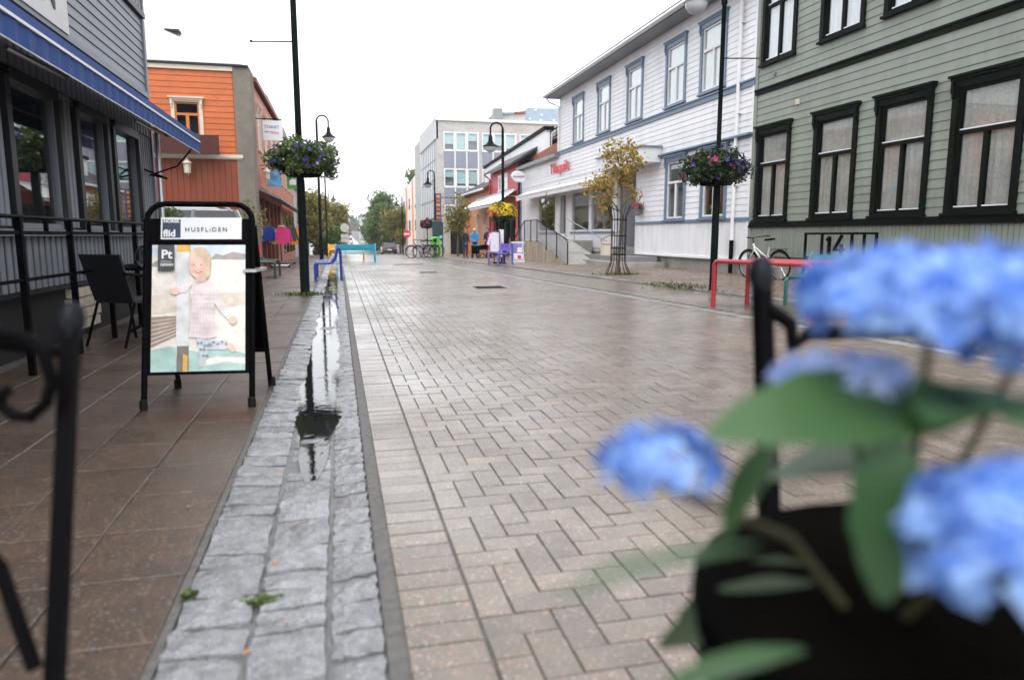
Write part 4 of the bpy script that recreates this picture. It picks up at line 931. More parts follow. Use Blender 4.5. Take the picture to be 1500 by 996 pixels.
# ------------------------------------------------------------------ ORANGE HOUSE
t = thing('wooden_house', 'orange wooden house with brick red lower storey and pale metal roof', 'house', (-5.5, 24, 0))
F = Fac('S', 23.6)
ow = [(-4.68, -3.8, 3.98, 5.1), (-6.3, -5.42, 3.98, 5.1)]
wall(F, t, m_orangew, -9.5, -2.9, 0, 6.0, [hole(*w, .1, .12) for w in ow])
siding(F, t, m_orangew, -9.5, -2.93, 3.56, 5.92, .17, ow)
planks(F, t, m_brickred, -9.5, -2.93, 0, 3.36, .17)
mb = MB(); F.box(mb, -9.5, -2.72, 0, .09, 3.4, 3.5); F.box(mb, -9.5, -2.75, 0, .06, 3.36, 3.4); part(mb, 'storey_band', m_cream, t)
mb = MB(); F.box(mb, -9.5, -2.9, 0, .07, 5.93, 6.06); part(mb, 'eaves_board', m_cream, t)
mb = MB(); F.box(mb, -9.6, -2.45, -.6, .12, 6.07, 6.12); part(mb, 'flashing', m_greydk, t)
for w in ow: window(F, t, *w, m_cream, m_ochre, cw=.1, head=.1, cd=.05)
mb = MB(); mb.box(-9.5, -3.2, 24.4, 34, 0, 6.0); part(mb, 'house_body', m_orangew, t)
mb = MB(); mb.add([(-9.8,23.5,6.13),(-2.6,23.5,6.13),(-2.6,34.5,6.13),(-9.8,34.5,6.13),(-6.4,29,8.6),(-9.8,29,8.6)], [(0,1,4,5),(1,2,4),(2,3,5,4),(3,0,5),(3,2,1,0)]); part(mb, 'roof', m_roofm, t)
mb = MB(); mb.box(-5.72, -5.3, 28.8, 29.2, 7.2, 8.28); mb.box(-5.76, -5.26, 28.76, 29.24, 8.28, 8.36); part(mb, 'chimney', m_greydk, t)
mb = MB(); mb.box(-2.9, -2.42, 23.55, 24.6, -.1, 6.06); part(mb, 'concrete_pier', m_pier, t)
mb = MB(); mb.box(-6.2, -3.35, 23.2, 23.26, 3.46, 4.02)
part(mb, 'fascia_sign', M('dark maroon board', (.07,.012,.01), .5, var=.2), t)
t = thing('wall_lantern', 'cream wall lantern on the brick red boards', 'lantern', (-4.3, 23.4, 2.9))
mb = MB(); mb.lathe([(.05,0),(.09,.02),(.11,.3),(.12,.31)], n=6); part(mb, 'glass_case', m_cream, t, True)
mb = MB(); mb.lathe([(.15,.31),(.05,.42),(.02,.47)], n=6); part(mb, 'cap', m_cream, t, True)
mb = MB(); mb.tube([(0,.19,.1),(0,.1,-.06),(0,0,0)], .015, 6); part(mb, 'bracket', m_cream, t, True)
# ------------------------------------------------------------------ SPORTS SHOP HOUSES
t = thing('shop_house', 'salmon red shop house with white hanging sign and street canopy', 'house', (-2.55, 29, 0))
F = Fac('E', -2.5)
sw = [(a, a+1.0, 3.9, 5.35) for a in (25.6, 28.0, 30.4, 32.8)]
dh = (24.9, 34.4, -.1, 2.35)
wall(F, t, m_salmon, 24.62, 35.5, -.2, 5.9, [hole(*w, .1, .12) for w in sw]+[dh])
planks(F, t, m_salmon, 24.65, 35.45, 2.7, 5.85, .2, [(a, b, c-.03, d+.05) for a, b, c, d in sw])
for w in sw: window(F, t, *w, m_cream, m_white, cw=.1, head=.12, curtain=m_curtain)
for a in (24.9, 26.6, 28.3, 30.0, 31.7, 33.4): mb = MB(); F.box(mb, a, a+.3, -.1, .04, -.1, 2.35); part(mb, 'shop_post', m_brickred, t)
for k, a in enumerate((25.2, 26.9, 28.6, 30.3, 32.0)): mb = MB(); F.box(mb, a, a+1.4, -.08, -.07, .3, 2.3); part(mb, 'pane', m_glass, t)
mb = MB(); F.box(mb, 24.7, 34.5, -2.6, -2.5, -.1, 2.5); F.box(mb, 24.7, 34.5, -2.5, -.2, 2.36, 2.4); F.box(mb, 24.7, 34.5, -2.5, -.2, -.1, -.05); part(mb, 'shop_interior', m_dark, t)
mb = MB(); F.box(mb, 25.4, 26.4, -.05, -.04, .9, 1.7); part(mb, 'window_notice', m_white, t)
mb = MB(); mb.add([(-2.33,24.62,6.0),(-2.33,35.6,6.15),(-3.9,35.6,6.75),(-3.9,24.62,6.6),(-2.33,24.62,5.86),(-2.33,35.6,6.0),(-3.9,35.6,6.6),(-3.9,24.62,6.45)], [(0,1,2,3),(7,6,5,4),(0,4,5,1),(1,5,6,2),(2,6,7,3),(3,7,4,0)]); part(mb, 'roof', m_brickred, t)
mb = MB(); mb.box(-8, -3.9, 34.1, 35.4, -.2, 5.9); mb.box(-3.9, -3.2, 24.7, 35.4, 2.5, 5.9); part(mb, 'house_body', m_salmon, t)
mb = MB(); mb.add([(-2.48,24.7,2.62),(-2.48,46,2.55),(-1.75,46,2.25),(-1.75,24.7,2.3),(-2.48,24.7,2.55),(-2.48,46,2.48),(-1.75,46,2.18),(-1.75,24.7,2.23)], [(0,1,2,3),(7,6,5,4),(0,4,5,1),(1,5,6,2),(2,6,7,3),(3,7,4,0)]); part(mb, 'street_canopy', m_grey, t)
t = thing('wooden_house', 'red brown wooden house with steep tiled roof beyond sport shop', 'house', (-3, 41, -.2))
F = Fac('E', -2.6)
wall(F, t, m_salmon, 35.6, 46.5, -.4, 5.6, ())
planks(F, t, m_salmon, 35.65, 46.45, 2.6, 5.55, .25)
for a in (36.6, 39.2, 41.8, 44.4): window(F, t, a, a+1.0, 3.5, 4.9, m_cream, m_white, cw=.1, head=.12, glass=m_glassd, hood=False)
mb = MB(); mb.box(-8, -2.8, 35.7, 46.4, -.4, 5.6); part(mb, 'house_body', m_brickred, t)
mb = MB(); mb.prism([(-2.3, 35.7, 5.6), (-2.95, 35.7, 7.45), (-6.4, 35.7, 7.5), (-7.0, 35.7, 5.6)], (0, 11.0, 0)); part(mb, 'roof', m_rooftile, t)
for k in range(4): mb = MB(); F.box(mb, 36.2+k*2.6, 37.9+k*2.6, 0, .03, .2, 2.2); part(mb, 'shop_pane', m_glassd, t)
# hanging signs
def blade(name, label, x0, x1, y, z0, z1, mat, cat='sign'):
    t = thing(name, label, cat, ((x0+x1)/2, y, z0)); mb = MB(); mb.box(x0, x1, y-.03, y+.03, z0, z1); part(mb, 'sign_plate', mat, t)
    mb = MB(); mb.bar((-2.5, y, z1+.05), (x1, y, z1+.05), .03); mb.bar((x0+.05, y, z1), (x0+.05, y, z1+.06), .02); mb.bar((x1-.05, y, z1), (x1-.05, y, z1+.06), .02); part(mb, 'bracket', m_black, t)
    return t
b = blade('hanging_sign', 'white square hanging sign with blue and red lettering', -2.22, -1.62, 24.75, 4.1, 4.72, m_white)
text('STAKSET', .125, m_text_bl, b, (-2.17, 24.715, 4.48), (PI/2, 0, 0)).scale = (.92, 1, 1)
text('sport', .09, m_text_bl, b, (-2.17, 24.715, 4.35), (PI/2, 0, 0)); text('SPORT', .12, m_text_red, b, (-1.98, 24.715, 4.31), (PI/2, .12, 0)).scale = (.7, 1, 1)
blade('hanging_sign', 'sky blue hanging sign under the white lettered one', -2.3, -1.85, 26.5, 2.75, 3.3, M('sky blue print', (.06,.28,.52), .5, var=.4, scale=5, c2=(.5,.65,.75), c2amt=.6, c2scale=4))
b = blade('hanging_sign', 'small green hanging sign with a white label', -2.3, -1.75, 36.5, 3.3, 3.95, M('leaf green print', (.05,.33,.08), .5, var=.05))
mb = MB(); mb.box(-2.18, -1.87, 36.45, 36.465, 3.48, 3.75); part(mb, 'white_label', m_white, b)
for y in (25.6, 27.8):
    t = thing('wall_lantern', 'pale lantern above the sport shop canopy, '+('before' if y < 26 else 'beyond')+' the sky blue sign', 'lantern', (-2.25, y, 2.9), 0, 'lanterns over the shop canopy')
    mb = MB(); mb.lathe([(.05,0),(.1,.05),(.1,.25),(.16,.27),(.02,.42)], n=8); part(mb, 'lamp_case', m_cream, t, True); mb = MB(); mb.tube([(0,0,.4),(-.02,0,.5),(-.24,0,.48)], .012, 5); part(mb, 'bracket', m_black, t, True)
# clothes rail and garments
t = thing('clothes_rack', 'steel clothes rack standing outside the sport shop', 'clothes rack', (-1.95, 27.2, gz(27)))
mb = MB()
for y in (-1.6, 1.6):
    mb.tube([(0,y,.08),(0,y,1.42)], .018, 6); mb.tube([(-.28,y,.08),(.28,y,.08)], .018, 6)
mb.tube([(0,-1.6,1.42),(0,1.6,1.42)], .018, 6); part(mb, 'rack_frame', m_alu, t, True)
for sx in (-.28, .28):
    for y in (-1.6, 1.6): mb = MB(); mb.lathe([(.02,0),(.04,.01),(.04,.07),(.02,.08)], (sx, y, 0), 8); part(mb, 'castor', m_black, t, True)
def garment(color, y, label, x=-1.95, zt=1.40, w=.4, l=.52, face=0):
    t = thing('jacket', label, 'jacket', (x, y, zt+gz(y)), face)
    m = bpy.data.materials.get('cloth '+str(color)) or M('cloth '+str(color), color, .8, var=.12, scale=12, bump=.4, bscale=25)
    mb = MB(); h = w/2
    pr = [(-.07,0),(-h*.8,-.06),(-h*1.25,-.45),(-h*1.0,-.48),(-h*.78,-.2),(-h*.82,-l),(h*.82,-l),(h*.78,-.2),(h*1.0,-.48),(h*1.25,-.45),(h*.8,-.06),(.07,0)]
    mb.prism([(a, -.05, b) for a, b in pr], (0, .1, 0)); part(mb, 'garment_body', m, t, True)
    mb = MB(); mb.tube([(-h*.7,0,-.06),(0,0,.0),(h*.7,0,-.06)], .008, 5); mb.tube([(0,0,0),(0,0,.05)], .006, 5); part(mb, 'hanger', m_alu, t, True)
cols_ = [((.03,.08,.45), 'royal blue'), ((.70,.05,.22), 'hot pink'), ((.72,.55,.02), 'lemon yellow'), ((.05,.05,.07), 'black'), ((.70,.03,.05), 'bright red'), ((.18,.05,.28), 'plum'), ((.75,.30,.02), 'amber'), ((.05,.30,.55), 'azure blue')]
for k, (c_, nm) in enumerate(cols_): garment(c_, 25.75+.4*k, nm+' jacket hanging on the sport shop rack', x=-1.95+.16*((k*3) % 5-2), zt=1.40-.05*(k % 3), face=random.uniform(-.5, .5))
garment((.80,.33,.02), 29.2, 'orange T-shirt hung at the end of the rack facing the street', -1.6, 1.42, .5, .66)
garment((.70,.04,.20), 25.4, 'cerise jacket hung facing the street at the near rack end', -1.85, 1.38, .36, .6)
# ------------------------------------------------------------------ street lamps with flower baskets
def blob_foliage(n, rx, ry, rz, c, size, seed, low=-.75, flat=.0):
    q = np.random.default_rng(seed); mb = MB()
    for k in range(n):
        d = q.normal(size=3); d /= np.linalg.norm(d)
        if d[2] < low: continue
        rad = q.uniform(.55, 1.06)*(1+.16*math.sin(d[0]*7+seed)+.13*math.sin(d[1]*9+d[2]*6))
        p = Vector((c[0]+d[0]*rx*rad, c[1]+d[1]*ry*rad, c[2]+d[2]*rz*rad))
        u = Vector(q.normal(size=3)).normalized(); v = u.cross(Vector(q.normal(size=3))).normalized(); s = size*q.uniform(.6, 1.3)
        mb.add([p-u*s, p+v*s*.45, p+u*s, p-v*s*.45], [(0,1,2,3)])
    return mb
def blob_flowers(n, rx, ry, rz, c, size, seed, zlo=-.5, zhi=1.0, xmin=-2, xmax=2):
    q = np.random.default_rng(seed); mb = MB(); k = 0; it = 0
    while k < n and it < n*40:
        it += 1
        d = q.normal(size=3); d /= np.linalg.norm(d)
        if not (zlo < d[2] < zhi and xmin < d[0] < xmax): continue
        k += 1; rad = q.uniform(.98, 1.12)
        p = Vector((c[0]+d[0]*rx*rad, c[1]+d[1]*ry*rad, c[2]+d[2]*rz*rad)); nrm = (Vector(d)+Vector(q.normal(size=3))*.3).normalized()
        u = nrm.orthogonal().normalized(); v = nrm.cross(u); s = size*q.uniform(.7, 1.2); ph = q.uniform(0, 6)
        pts = [p-nrm*s*.25]+[p+(u*math.cos(ph+i*PI/5)+v*math.sin(ph+i*PI/5))*s*(1 if i % 2 == 0 else .6) for i in range(10)]
        mb.add(pts, [(0, 1+i, 1+(i+1) % 10) for i in range(10)])
    return mb
def petal(name, c, var=.2): return leafmat(name, tuple(x*(1-var) for x in c), tuple(min(1, x*(1+var)) for x in c), .25, .6)
p_viol, p_white, p_mag, p_yel, p_lil = petal('violet petals', (.05,.03,.24)), petal('white petals', (.7,.72,.68)), petal('magenta petals', (.55,.03,.22)), petal('yellow petals', (.80,.55,.02)), petal('lilac petals', (.13,.06,.32))
def basket(label, loc, seed, rx, rz, leafm, flowers):
    t = thing('flower_basket', label, 'flower basket', loc)
    part(blob_foliage(4600, rx, rx, rz*1.06, (0,0,0), .045, seed), 'foliage', leafm, t, True)
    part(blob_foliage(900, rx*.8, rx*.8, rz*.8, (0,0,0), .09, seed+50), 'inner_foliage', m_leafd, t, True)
    mb = MB(); mb.lathe([(.08,-rz*.95),(rx*.5,-rz*.9),(rx*.62,-rz*.55),(rx*.6,-rz*.3)], n=18); part(mb, 'bowl', m_blackpl, t, True, True)
    mb = MB(); mb.tube([(rx*.63*math.cos(a), rx*.63*math.sin(a), -rz*.55) for a in [i*2*PI/20 for i in range(20)]], .018, 6, closed=True); part(mb, 'ring', m_black, t, True)
    for k, (m, n, s, kw) in enumerate(flowers): part(blob_flowers(n, rx, rx, rz, (0,0,0), s, seed+k*3+1, **kw), 'blossoms', m, t, True)
    return t
basket('round hanging basket with violet and white flowers on the lamp post', (-.57, 13.58, 2.42), 3, .58, .33, m_leafg, [(p_viol, 85, .045, {}), (p_white, 28, .032, {}), (p_lil, 16, .035, {})])
basket('round basket of magenta and violet petunias on the lamp post', (6.96, 12.4, 2.31), 13, .57, .33, m_leafd, [(p_mag, 16, .06, {'xmin': -1, 'xmax': .35}), (p_viol, 75, .045, {'xmin': -.2}), (p_yel, 6, .04, {'zlo': .4}), (p_lil, 14, .045, {'zlo': -.6, 'zhi': .3})])
basket('basket of bright yellow flowers with pink trailers on the lamp', (6.2, 27.18, 1.95), 23, .52, .36, m_leafg, [(p_yel, 420, .062, {'zlo': -.35}), (p_mag, 26, .07, {'xmin': -1, 'xmax': -.55, 'zhi': .3})])
# posts
t = thing('lamp_post', 'dark green lamp post carrying the violet and white basket', 'lamp post', (-.62, 13.58, 0))
mb = MB(); mb.lathe([(.10,0),(.10,.03),(.075,.05),(.072,2.05),(.05,2.15),(.046,6.1)], n=14); part(mb, 'pole', m_dgreen, t, True, True)
mb = MB(); mb.tube([(0,0,4.43),(-.74,.17,4.43)], .012, 6); mb.lathe([(.005,0),(.02,.01),(.02,.04),(.005,.05)], (-.74,.17,4.41), 8); part(mb, 'banner_arm', m_black, t, True)
def lamp_head(parent, x, z):
    mb = MB(); mb.lathe([(.05,.42),(.07,.38),(.09,.2),(.16,.1),(.30,.02),(.30,0),(.27,-.01)], (x,0,z), 16); h = part(mb, 'lamp_shade', m_dgreen, parent, True, True)
    mb = MB(); mb.lathe([(.24,-.01),(.22,-.1),(.13,-.18),(.02,-.21)], (x,0,z), 16); part(mb, 'glass_bowl', M('frosted lamp glass', (.62,.63,.64), .25, var=.04) if 'frosted lamp glass' not in bpy.data.materials else bpy.data.materials['frosted lamp glass'], h, True, True)
def crook(parent, side, H0, reach=.48, r=.035):
    rr = reach/2; pts = [(0,0,0),(0,0,H0-rr)]+[(side*(rr-rr*math.cos(a)), 0, H0-rr+rr*math.sin(a)) for a in [i*PI/10 for i in range(1, 11)]]+[(side*reach,0,H0-rr-.25)]
    mb = MB(); mb.tube(pts, [.065, .05]+[r]*11, 10); part(mb, 'pole', m_dgreen, parent, True, True)
    mb = MB(); mb.lathe([(.10,0),(.10,.04),(.085,.06),(.085,1.0),(.065,1.05)], n=12); part(mb, 'pole_base', m_dgreen, parent, True, True)
    mb = MB(); mb.lathe([(.05,0),(.07,.03),(.07,.07),(.05,.1)], (0,0,H0-1.15), 10); part(mb, 'pole_collar', m_dgreen, parent, True, True)
    lamp_head(parent, side*reach, H0-rr-.65)
crook(t, 1, 6.6)
def lamppost(label, loc, side, H0, reach=.48, group='crook topped street lamps'):
    t = thing('street_lamp', label, 'street lamp', loc, 0, group); crook(t, side, H0, reach); return t
lamppost('dark crook street lamp behind the deep blue bench', (-.72, 32, gz(32)), 1, 6.15)
lamppost('dark crook street lamp behind the left hand trees', (-.75, 52, gz(52)), 1, 6.3)
lamppost('crook street lamp among the left roadside trees', (-.8, 74, gz(74)), 1, 6.3)
lamppost('dark crook street lamp carrying the yellow flower basket', (6.22, 27.18, 0), -1, 5.3)
lamppost('crook street lamp at the corner of the grey office block', (6.0, 45.5, gz(45)), -1, 5.35, .42)
lamppost('crook street lamp beside the no entry sign', (5.9, 68, gz(68)), -1, 5.4)
t = thing('lamp_post', 'tall dark lamp post with globe lamp and petunia basket', 'lamp post', (6.98, 12.4, 0))
mb = MB(); mb.lathe([(.10,0),(.10,.03),(.07,.05),(.066,2.0),(.042,2.1),(.04,5.22),(.055,5.24),(.055,5.32),(.04,5.36),(.036,6.3)], n=14); part(mb, 'pole', m_dgreen, t, True, True)
mb = MB(); mb.tube([(0,0,5.28),(-.2,0,5.5),(-.5,0,5.52),(-.56,0,5.42)], .02, 6); part(mb, 'lamp_arm', m_dgreen, t, True)
mb = MB(); mb.lathe([(.03,.22),(.12,.17),(.2,.08),(.22,.03)], (-.56,0,5.2), 16); h = part(mb, 'lamp_shade', M('verdigris lamp cap', (.10,.19,.18), .4, var=.1), t, True, True)
mb = MB(); mb.lathe([(.2,.03),(.19,-.05),(.14,-.13),(.05,-.18),(.01,-.185)], (-.56,0,5.2), 16); part(mb, 'glass_bowl', m_glassd if False else M('clear lamp bowl', (.55,.57,.60), .15, var=.05), h, True, True)
mb = MB(); mb.tube([(0,0,4.30),(.66,-.16,4.30)], .011, 6); part(mb, 'banner_arm', m_black, t, True)
# wall pot
t = thing('wall_pot', 'grey wall pot of magenta flowers beside the entrance recess', 'flower pot', (10.42, 24.0, 1.95))
mb = MB(); mb.lathe([(.08,-.18),(.14,-.12),(.18,.05)], n=12); part(mb, 'pot', m_grey, t, True, True); part(blob_foliage(300, .22, .26, .14, (0,0,.1), .04, 5), 'foliage', m_leafg, t, True); part(blob_flowers(40, .22, .26, .16, (0,0,.12), .05, 6), 'blossoms', p_mag, t, True)

# ------------------------------------------------------------------ benches
def bench(label, mat, L_, loc, rz, group='tubular street benches', back_panel=True):
    """local: length along x, front towards -y"""
    t = thing('street_bench', label, 'bench', loc, rz, group)
    for x in (-L_/2, L_/2):
        pts = [(x,-.28,0),(x,-.28,.36)]+[Vector((x,-.22,.36))+Vector((0,-.06*math.cos(a),.06*math.sin(a))) for a in (.5,1.1,1.57)]+[(x,.05,.42),(x,.14,.45),(x,.20,.54),(x,.25,.74)]+[(x,.285,.785),(x,.32,.74)]+[(x,.33,0)]
        mb = MB(); mb.tube(pts, .032, 8); part(mb, 'side_frame', mat, t, True, True)
    for k in range(4): mb = MB(); mb.box(-L_/2, L_/2, -.27+k*.095, -.195+k*.095, .425, .45); part(mb, 'seat_slat', mat, t, True)
    mb = MB(); v = [(-L_/2,.175,.50),(L_/2,.175,.50),(L_/2,.21,.60),(-L_/2,.21,.60),(-L_/2,.245,.77),(L_/2,.245,.77)]
    mb.add(v+[(a, b+.025, c) for a, b, c in v], [(0,1,2,3),(3,2,5,4),(9,8,7,6),(10,11,8,9),(4,5,11,10),(0,6,7,1)]); part(mb, 'backrest', mat, t, True)
    mb = MB(); mb.tube([(-L_/2,.33,.36),(L_/2,.33,.36)], .02, 6); part(mb, 'rear_rail', mat, t, True)
    return t
bench('deep blue tubular bench across the gutter', m_blue, 1.7, (-.28, 18.6, 0), -PI/2)
bench('cyan tubular bench seen from behind in the street', m_cyan, 1.72, (.74, 33.0, gz(33)), PI)
bench('yellow tubular bench beyond the cyan bench', m_yellow, 1.6, (.35, 34.5, gz(34.5)), 0)
bench('violet tubular seat by the lamp with yellow flowers', m_purple, .62, (5.66, 25.2, .02), -PI/2+.35)
bench('bottle green tubular bench beside the sport shop', m_dgbench, 1.5, (-1.85, 19.6, 0), PI/2)
bench('green tubular bench behind the red table', m_green, 1.7, (7.12, 8.82, .02), -1.29)
t = thing('street_table', 'red enamel slatted table with tubular legs by the kerb', 'table', (5.74, 8.93, 0), math.atan2(-1.68, .47))
mb_legs = []
for y in (0, .72):
    pts = [(-.86,y,0),(-.86,y,.62)]+[(-.78-.08*math.cos(a), y, .62+.08*math.sin(a)) for a in (.5,1.1,1.57)]+[(.78,y,.70)]+[(.78+.08*math.sin(a), y, .62+.08*math.cos(a)) for a in (.5,1.1,1.57)]+[(.86,y,0)]
    mb = MB(); mb.tube(pts, .035, 10); part(mb, 'leg_frame', m_red, t, True, True)
for k in range(6): mb = MB(); mb.box(-.8, .8, .05+k*.108, .14+k*.108, .685, .712); part(mb, 'table_slat', m_red, t, True)

# ------------------------------------------------------------------ A-board
t = thing('a_board_sign', 'black framed pavement sign with knitwear poster beside the gutter', 'sign', (-.86, 5.05, 0), -.10)
HW, D0 = .325, .33
def fp(x, s, d=0):                                            # point on the leaning front face, d proud of it
    return (x, -D0+s*(D0-.02)/1.28-d, s*.985)
def bp(x, s): return (x, D0-s*(D0-.02)/1.28, s*.985)
r = .11
path = [fp(-HW,0)]+[fp(-HW, 1.19)]+[fp(-HW+r-r*math.cos(a), 1.19+r*math.sin(a)) for a in (.4,.8,1.2,1.57)]+[fp(HW-r+r*math.sin(a), 1.19+r*math.cos(a)) for a in (0,.4,.8,1.2,1.57)]+[fp(HW,0)]
mb = MB(); mb.tube(path, .019, 8); part(mb, 'front_frame', m_black, t, True, True)
mb = MB(); mb.tube([bp(-HW+.01,0), bp(-HW+.01,1.16)], .017, 8); mb.tube([bp(HW-.01,0), bp(HW-.01,1.16)], .017, 8); mb.bar(bp(-HW,.28), bp(HW,.28), .03); part(mb, 'rear_frame', m_black, t, True, True)
mb = MB(); mb.add([bp(-HW+.02,.28),bp(HW-.02,.28),bp(HW-.02,1.15),bp(-HW+.02,1.15)], [(0,1,2,3)]); mb.add([bp(-HW+.02,.28),bp(HW-.02,.28),bp(HW-.02,1.15),bp(-HW+.02,1.15)], [(3,2,1,0)]); part(mb, 'rear_panel', m_blackpl, t, True)
mb = MB()
def fbox(x0, x1, s0, s1, d0, d1):
    v = [fp(x0,s0,d0),fp(x1,s0,d0),fp(x1,s1,d0),fp(x0,s1,d0),fp(x0,s0,d1),fp(x1,s0,d1),fp(x1,s1,d1),fp(x0,s1,d1)]
    mb.add(v, [(0,1,2,3),(7,6,5,4),(0,4,5,1),(1,5,6,2),(2,6,7,3),(3,7,4,0)])
fbox(-HW+.01, HW-.01, .215, 1.055, -.012, .012); part(mb, 'poster_case', m_black, t, True)
mb = MB(); fbox(-HW+.01, HW-.01, 1.055, 1.205, -.012, .006); hb = part(mb, 'header_board', m_black, t, True)
mb = MB(); fbox(-.235, .26, 1.072, 1.212, .006, .012); part(mb, 'header_sign', m_white, hb, True)
mb = MB(); fbox(-.225, -.115, 1.082, 1.20, .012, .0135); lg = part(mb, 'logo_square', M('navy print', (.03,.045,.08), .5, var=.1), hb, True)
tilt = math.atan2(1.28*.985, D0-.02)
def btext(s_, size, mat, x, s, par, name='lettering', sx=1, bold=0, space=1.0):
    o = text(s_, size, mat, par, (0,0,0), (0,0,0), name, depth=.0006, bold=bold, space=space); o.location = fp(x, s, .0155); o.rotation_euler = (tilt, 0, 0); o.scale = (sx, 1, 1)
btext('NORSK', .029, m_text_w, -.218, 1.179, hb, bold=.0008); btext('flid', .062, m_text_w, -.219, 1.090, hb, bold=.002); btext('HUSFLiDEN', .041, m_text_dk, -.088, 1.122, hb, sx=1.0, space=1.32)
# printed poster, flat colours in thin layers
PM = {}
def pcol(n, c): 
    PM[n] = M('print '+n, c, .35, var=.16, scale=14, coat=.3, c2=tuple(min(1, x*1.25+.05) for x in c), c2amt=.7, c2scale=6); return PM[n]
for n, c in (('sand',(.70,.62,.52)),('pale sand',(.80,.74,.67)),('sky',(.62,.70,.78)),('bush',(.35,.30,.28)),('sea',(.38,.55,.50)),('pier',(.34,.24,.19)),('post',(.66,.66,.66)),('postdark',(.16,.15,.12)),('amber',(.72,.40,.08)),('skin',(.80,.52,.42)),('hair',(.70,.54,.36)),('knit',(.76,.66,.66)),('knit shade',(.69,.58,.585)),('legging',(.55,.56,.60)),('leg mark',(.20,.27,.33)),('banner',(.045,.05,.055)),('lip',(.55,.16,.14)),('dark',(.22,.13,.10)),('lip2',(.80,.46,.37))): pcol(n, c)
pn = list(PM); mb = MB(); PW, PB, PH = .285, .235, .80; lay_d = [.0125]
def pp(n, pts, dz=.0004):
    lay_d[0] += dz; mb.mi = pn.index(n); mb.add([fp(-PW+u*2*PW, PB+v*PH, lay_d[0]) for u, v in pts], [tuple(range(len(pts)))])
def ell(cx, cy, rx, ry, a=0, k=20): return [(cx+rx*math.cos(q)*math.cos(a)-ry*math.sin(q)*math.sin(a), cy+(rx*math.cos(q)*math.sin(a)+ry*math.sin(q)*math.cos(a))*.72) for q in [2*PI*i/k for i in range(k)]]
R4 = lambda a, b, c, d: [(a,b),(c,b),(c,d),(a,d)]
pp('pale sand', R4(0,0,1,1)); pp('sky', R4(0,.90,1,1)); pp('bush', [(.62,.885),(.68,.93),(.76,.915),(.86,.945),(1,.925),(1,.88)]); pp('bush', [(0,.85),(.06,.88),(.12,.84),(.1,.82),(0,.83)])
pp('sand', [(0,.45),(1,.52),(1,.62),(0,.6)]); pp('sea', [(0,0),(1,0),(1,.13),(.75,.18),(.5,.15),(.2,.2),(0,.17)]); pp('pale sand', [(.5,.03),(.8,.07),(1,.05),(1,.1),(.7,.11),(.5,.08)])
for k in range(7): pp('pier', [(0,.19+k*.036),(.27,.28+k*.024),(.27,.295+k*.024),(0,.215+k*.036)])
pp('amber', R4(.265,.94,.41,1)); pp('post', R4(.265,.1,.40,.945)); pp('postdark', R4(.275,0,.40,.2)); pp('amber', [(.34,.0),(.39,.0),(.39,.12),(.34,.14)])
pp('legging', [(.48,.26),(.60,.26),(.60,.12),(.56,.03),(.50,.04),(.52,.13)]); pp('legging', [(.58,.24),(.80,.24),(.84,.19),(.80,.165),(.58,.17)]); pp('skin', [(.80,.24),(.88,.2),(.91,.15),(.86,.145),(.82,.18)])
for k in range(9): pp('leg mark', ell(.5+.03*(k % 3)+.035*(k//3), .22-.05*(k % 3) if k < 6 else .2, .016, .02, k, 7), .0001)
for k in range(5): pp('leg mark', ell(.62+.045*k, .21+.015*(k % 2), .015, .018, k, 7), .0001)
pp('knit', [(.40,.27),(.425,.42),(.435,.54),(.415,.63),(.45,.70),(.53,.715),(.61,.715),(.66,.68),(.685,.58),(.67,.5),(.685,.38),(.70,.27),(.6,.255),(.5,.262)]); pp('knit', [(.64,.69),(.72,.63),(.80,.50),(.87,.42),(.84,.385),(.74,.46),(.64,.58)]); pp('knit', [(.44,.69),(.36,.62),(.30,.62),(.28,.655),(.36,.69)])
for k in range(9): pp('knit shade', [(.425,.30+.038*k),(.68,.30+.038*k),(.68,.307+.038*k),(.425,.307+.038*k)], .00012)
for k in range(7): pp('knit shade', [(.45+.035*k,.28),(.456+.035*k,.28),(.462+.033*k,.64),(.456+.033*k,.64)], .00012)
pp('skin', ell(.87,.40,.045,.045)); pp('skin', ell(.25,.635,.055,.04)); pp('skin', [(.47,.70),(.58,.71),(.57,.78),(.48,.78)])
pp('hair', ell(.515,.885,.115,.14)); pp('hair', [(.55,.86),(.63,.87),(.62,.76),(.58,.72),(.565,.77)]); pp('skin', ell(.49,.825,.092,.125, .12)); pp('hair', [(.405,.885),(.44,.955),(.55,.97),(.62,.91),(.60,.85),(.575,.895),(.5,.918),(.435,.895)]); pp('hair', [(.60,.86),(.625,.87),(.61,.76),(.585,.73)], .0001)
for x in (.45, .53): pp('dark', ell(x,.842,.012,.005,.1,8))
for x in (.445, .545): pp('lip2', ell(x,.808,.03,.035,0,10), .0001)
pp('lip', [(.45,.785),(.50,.772),(.55,.79),(.50,.797)]); pp('post', [(.463,.788),(.5,.780),(.54,.791),(.50,.793)]); pp('skin', ell(.495,.815,.012,.02)); 
pp('banner', [(.07,1),(.245,1),(.245,.80)]+[(.245-.175*i/12, .80-(.012 if i % 2 else 0)) for i in range(1,12)]+[(.07,.80)])
ps = part(mb, 'poster', [PM[n] for n in pn], t, True)
def ptext(s_, size, u, v, bold=0):
    o = text(s_, size, m_text_w, ps, (0,0,0), (0,0,0), 'lettering', depth=.0004, bold=bold); o.location = fp(-PW+u*2*PW, PB+v*PH, lay_d[0]+.001); o.rotation_euler = (tilt, 0, 0)
ptext('Pt', .078, .105, .895, .002); ptext('DESIGN', .0225, .098, .835, .0006)
mb = MB(); fbox(-PW+.058, -PW+.124, PB+.868*PH, PB+.871*PH, lay_d[0]+.0004, lay_d[0]+.0012); part(mb, 'rule_line', m_text_w, ps, True)
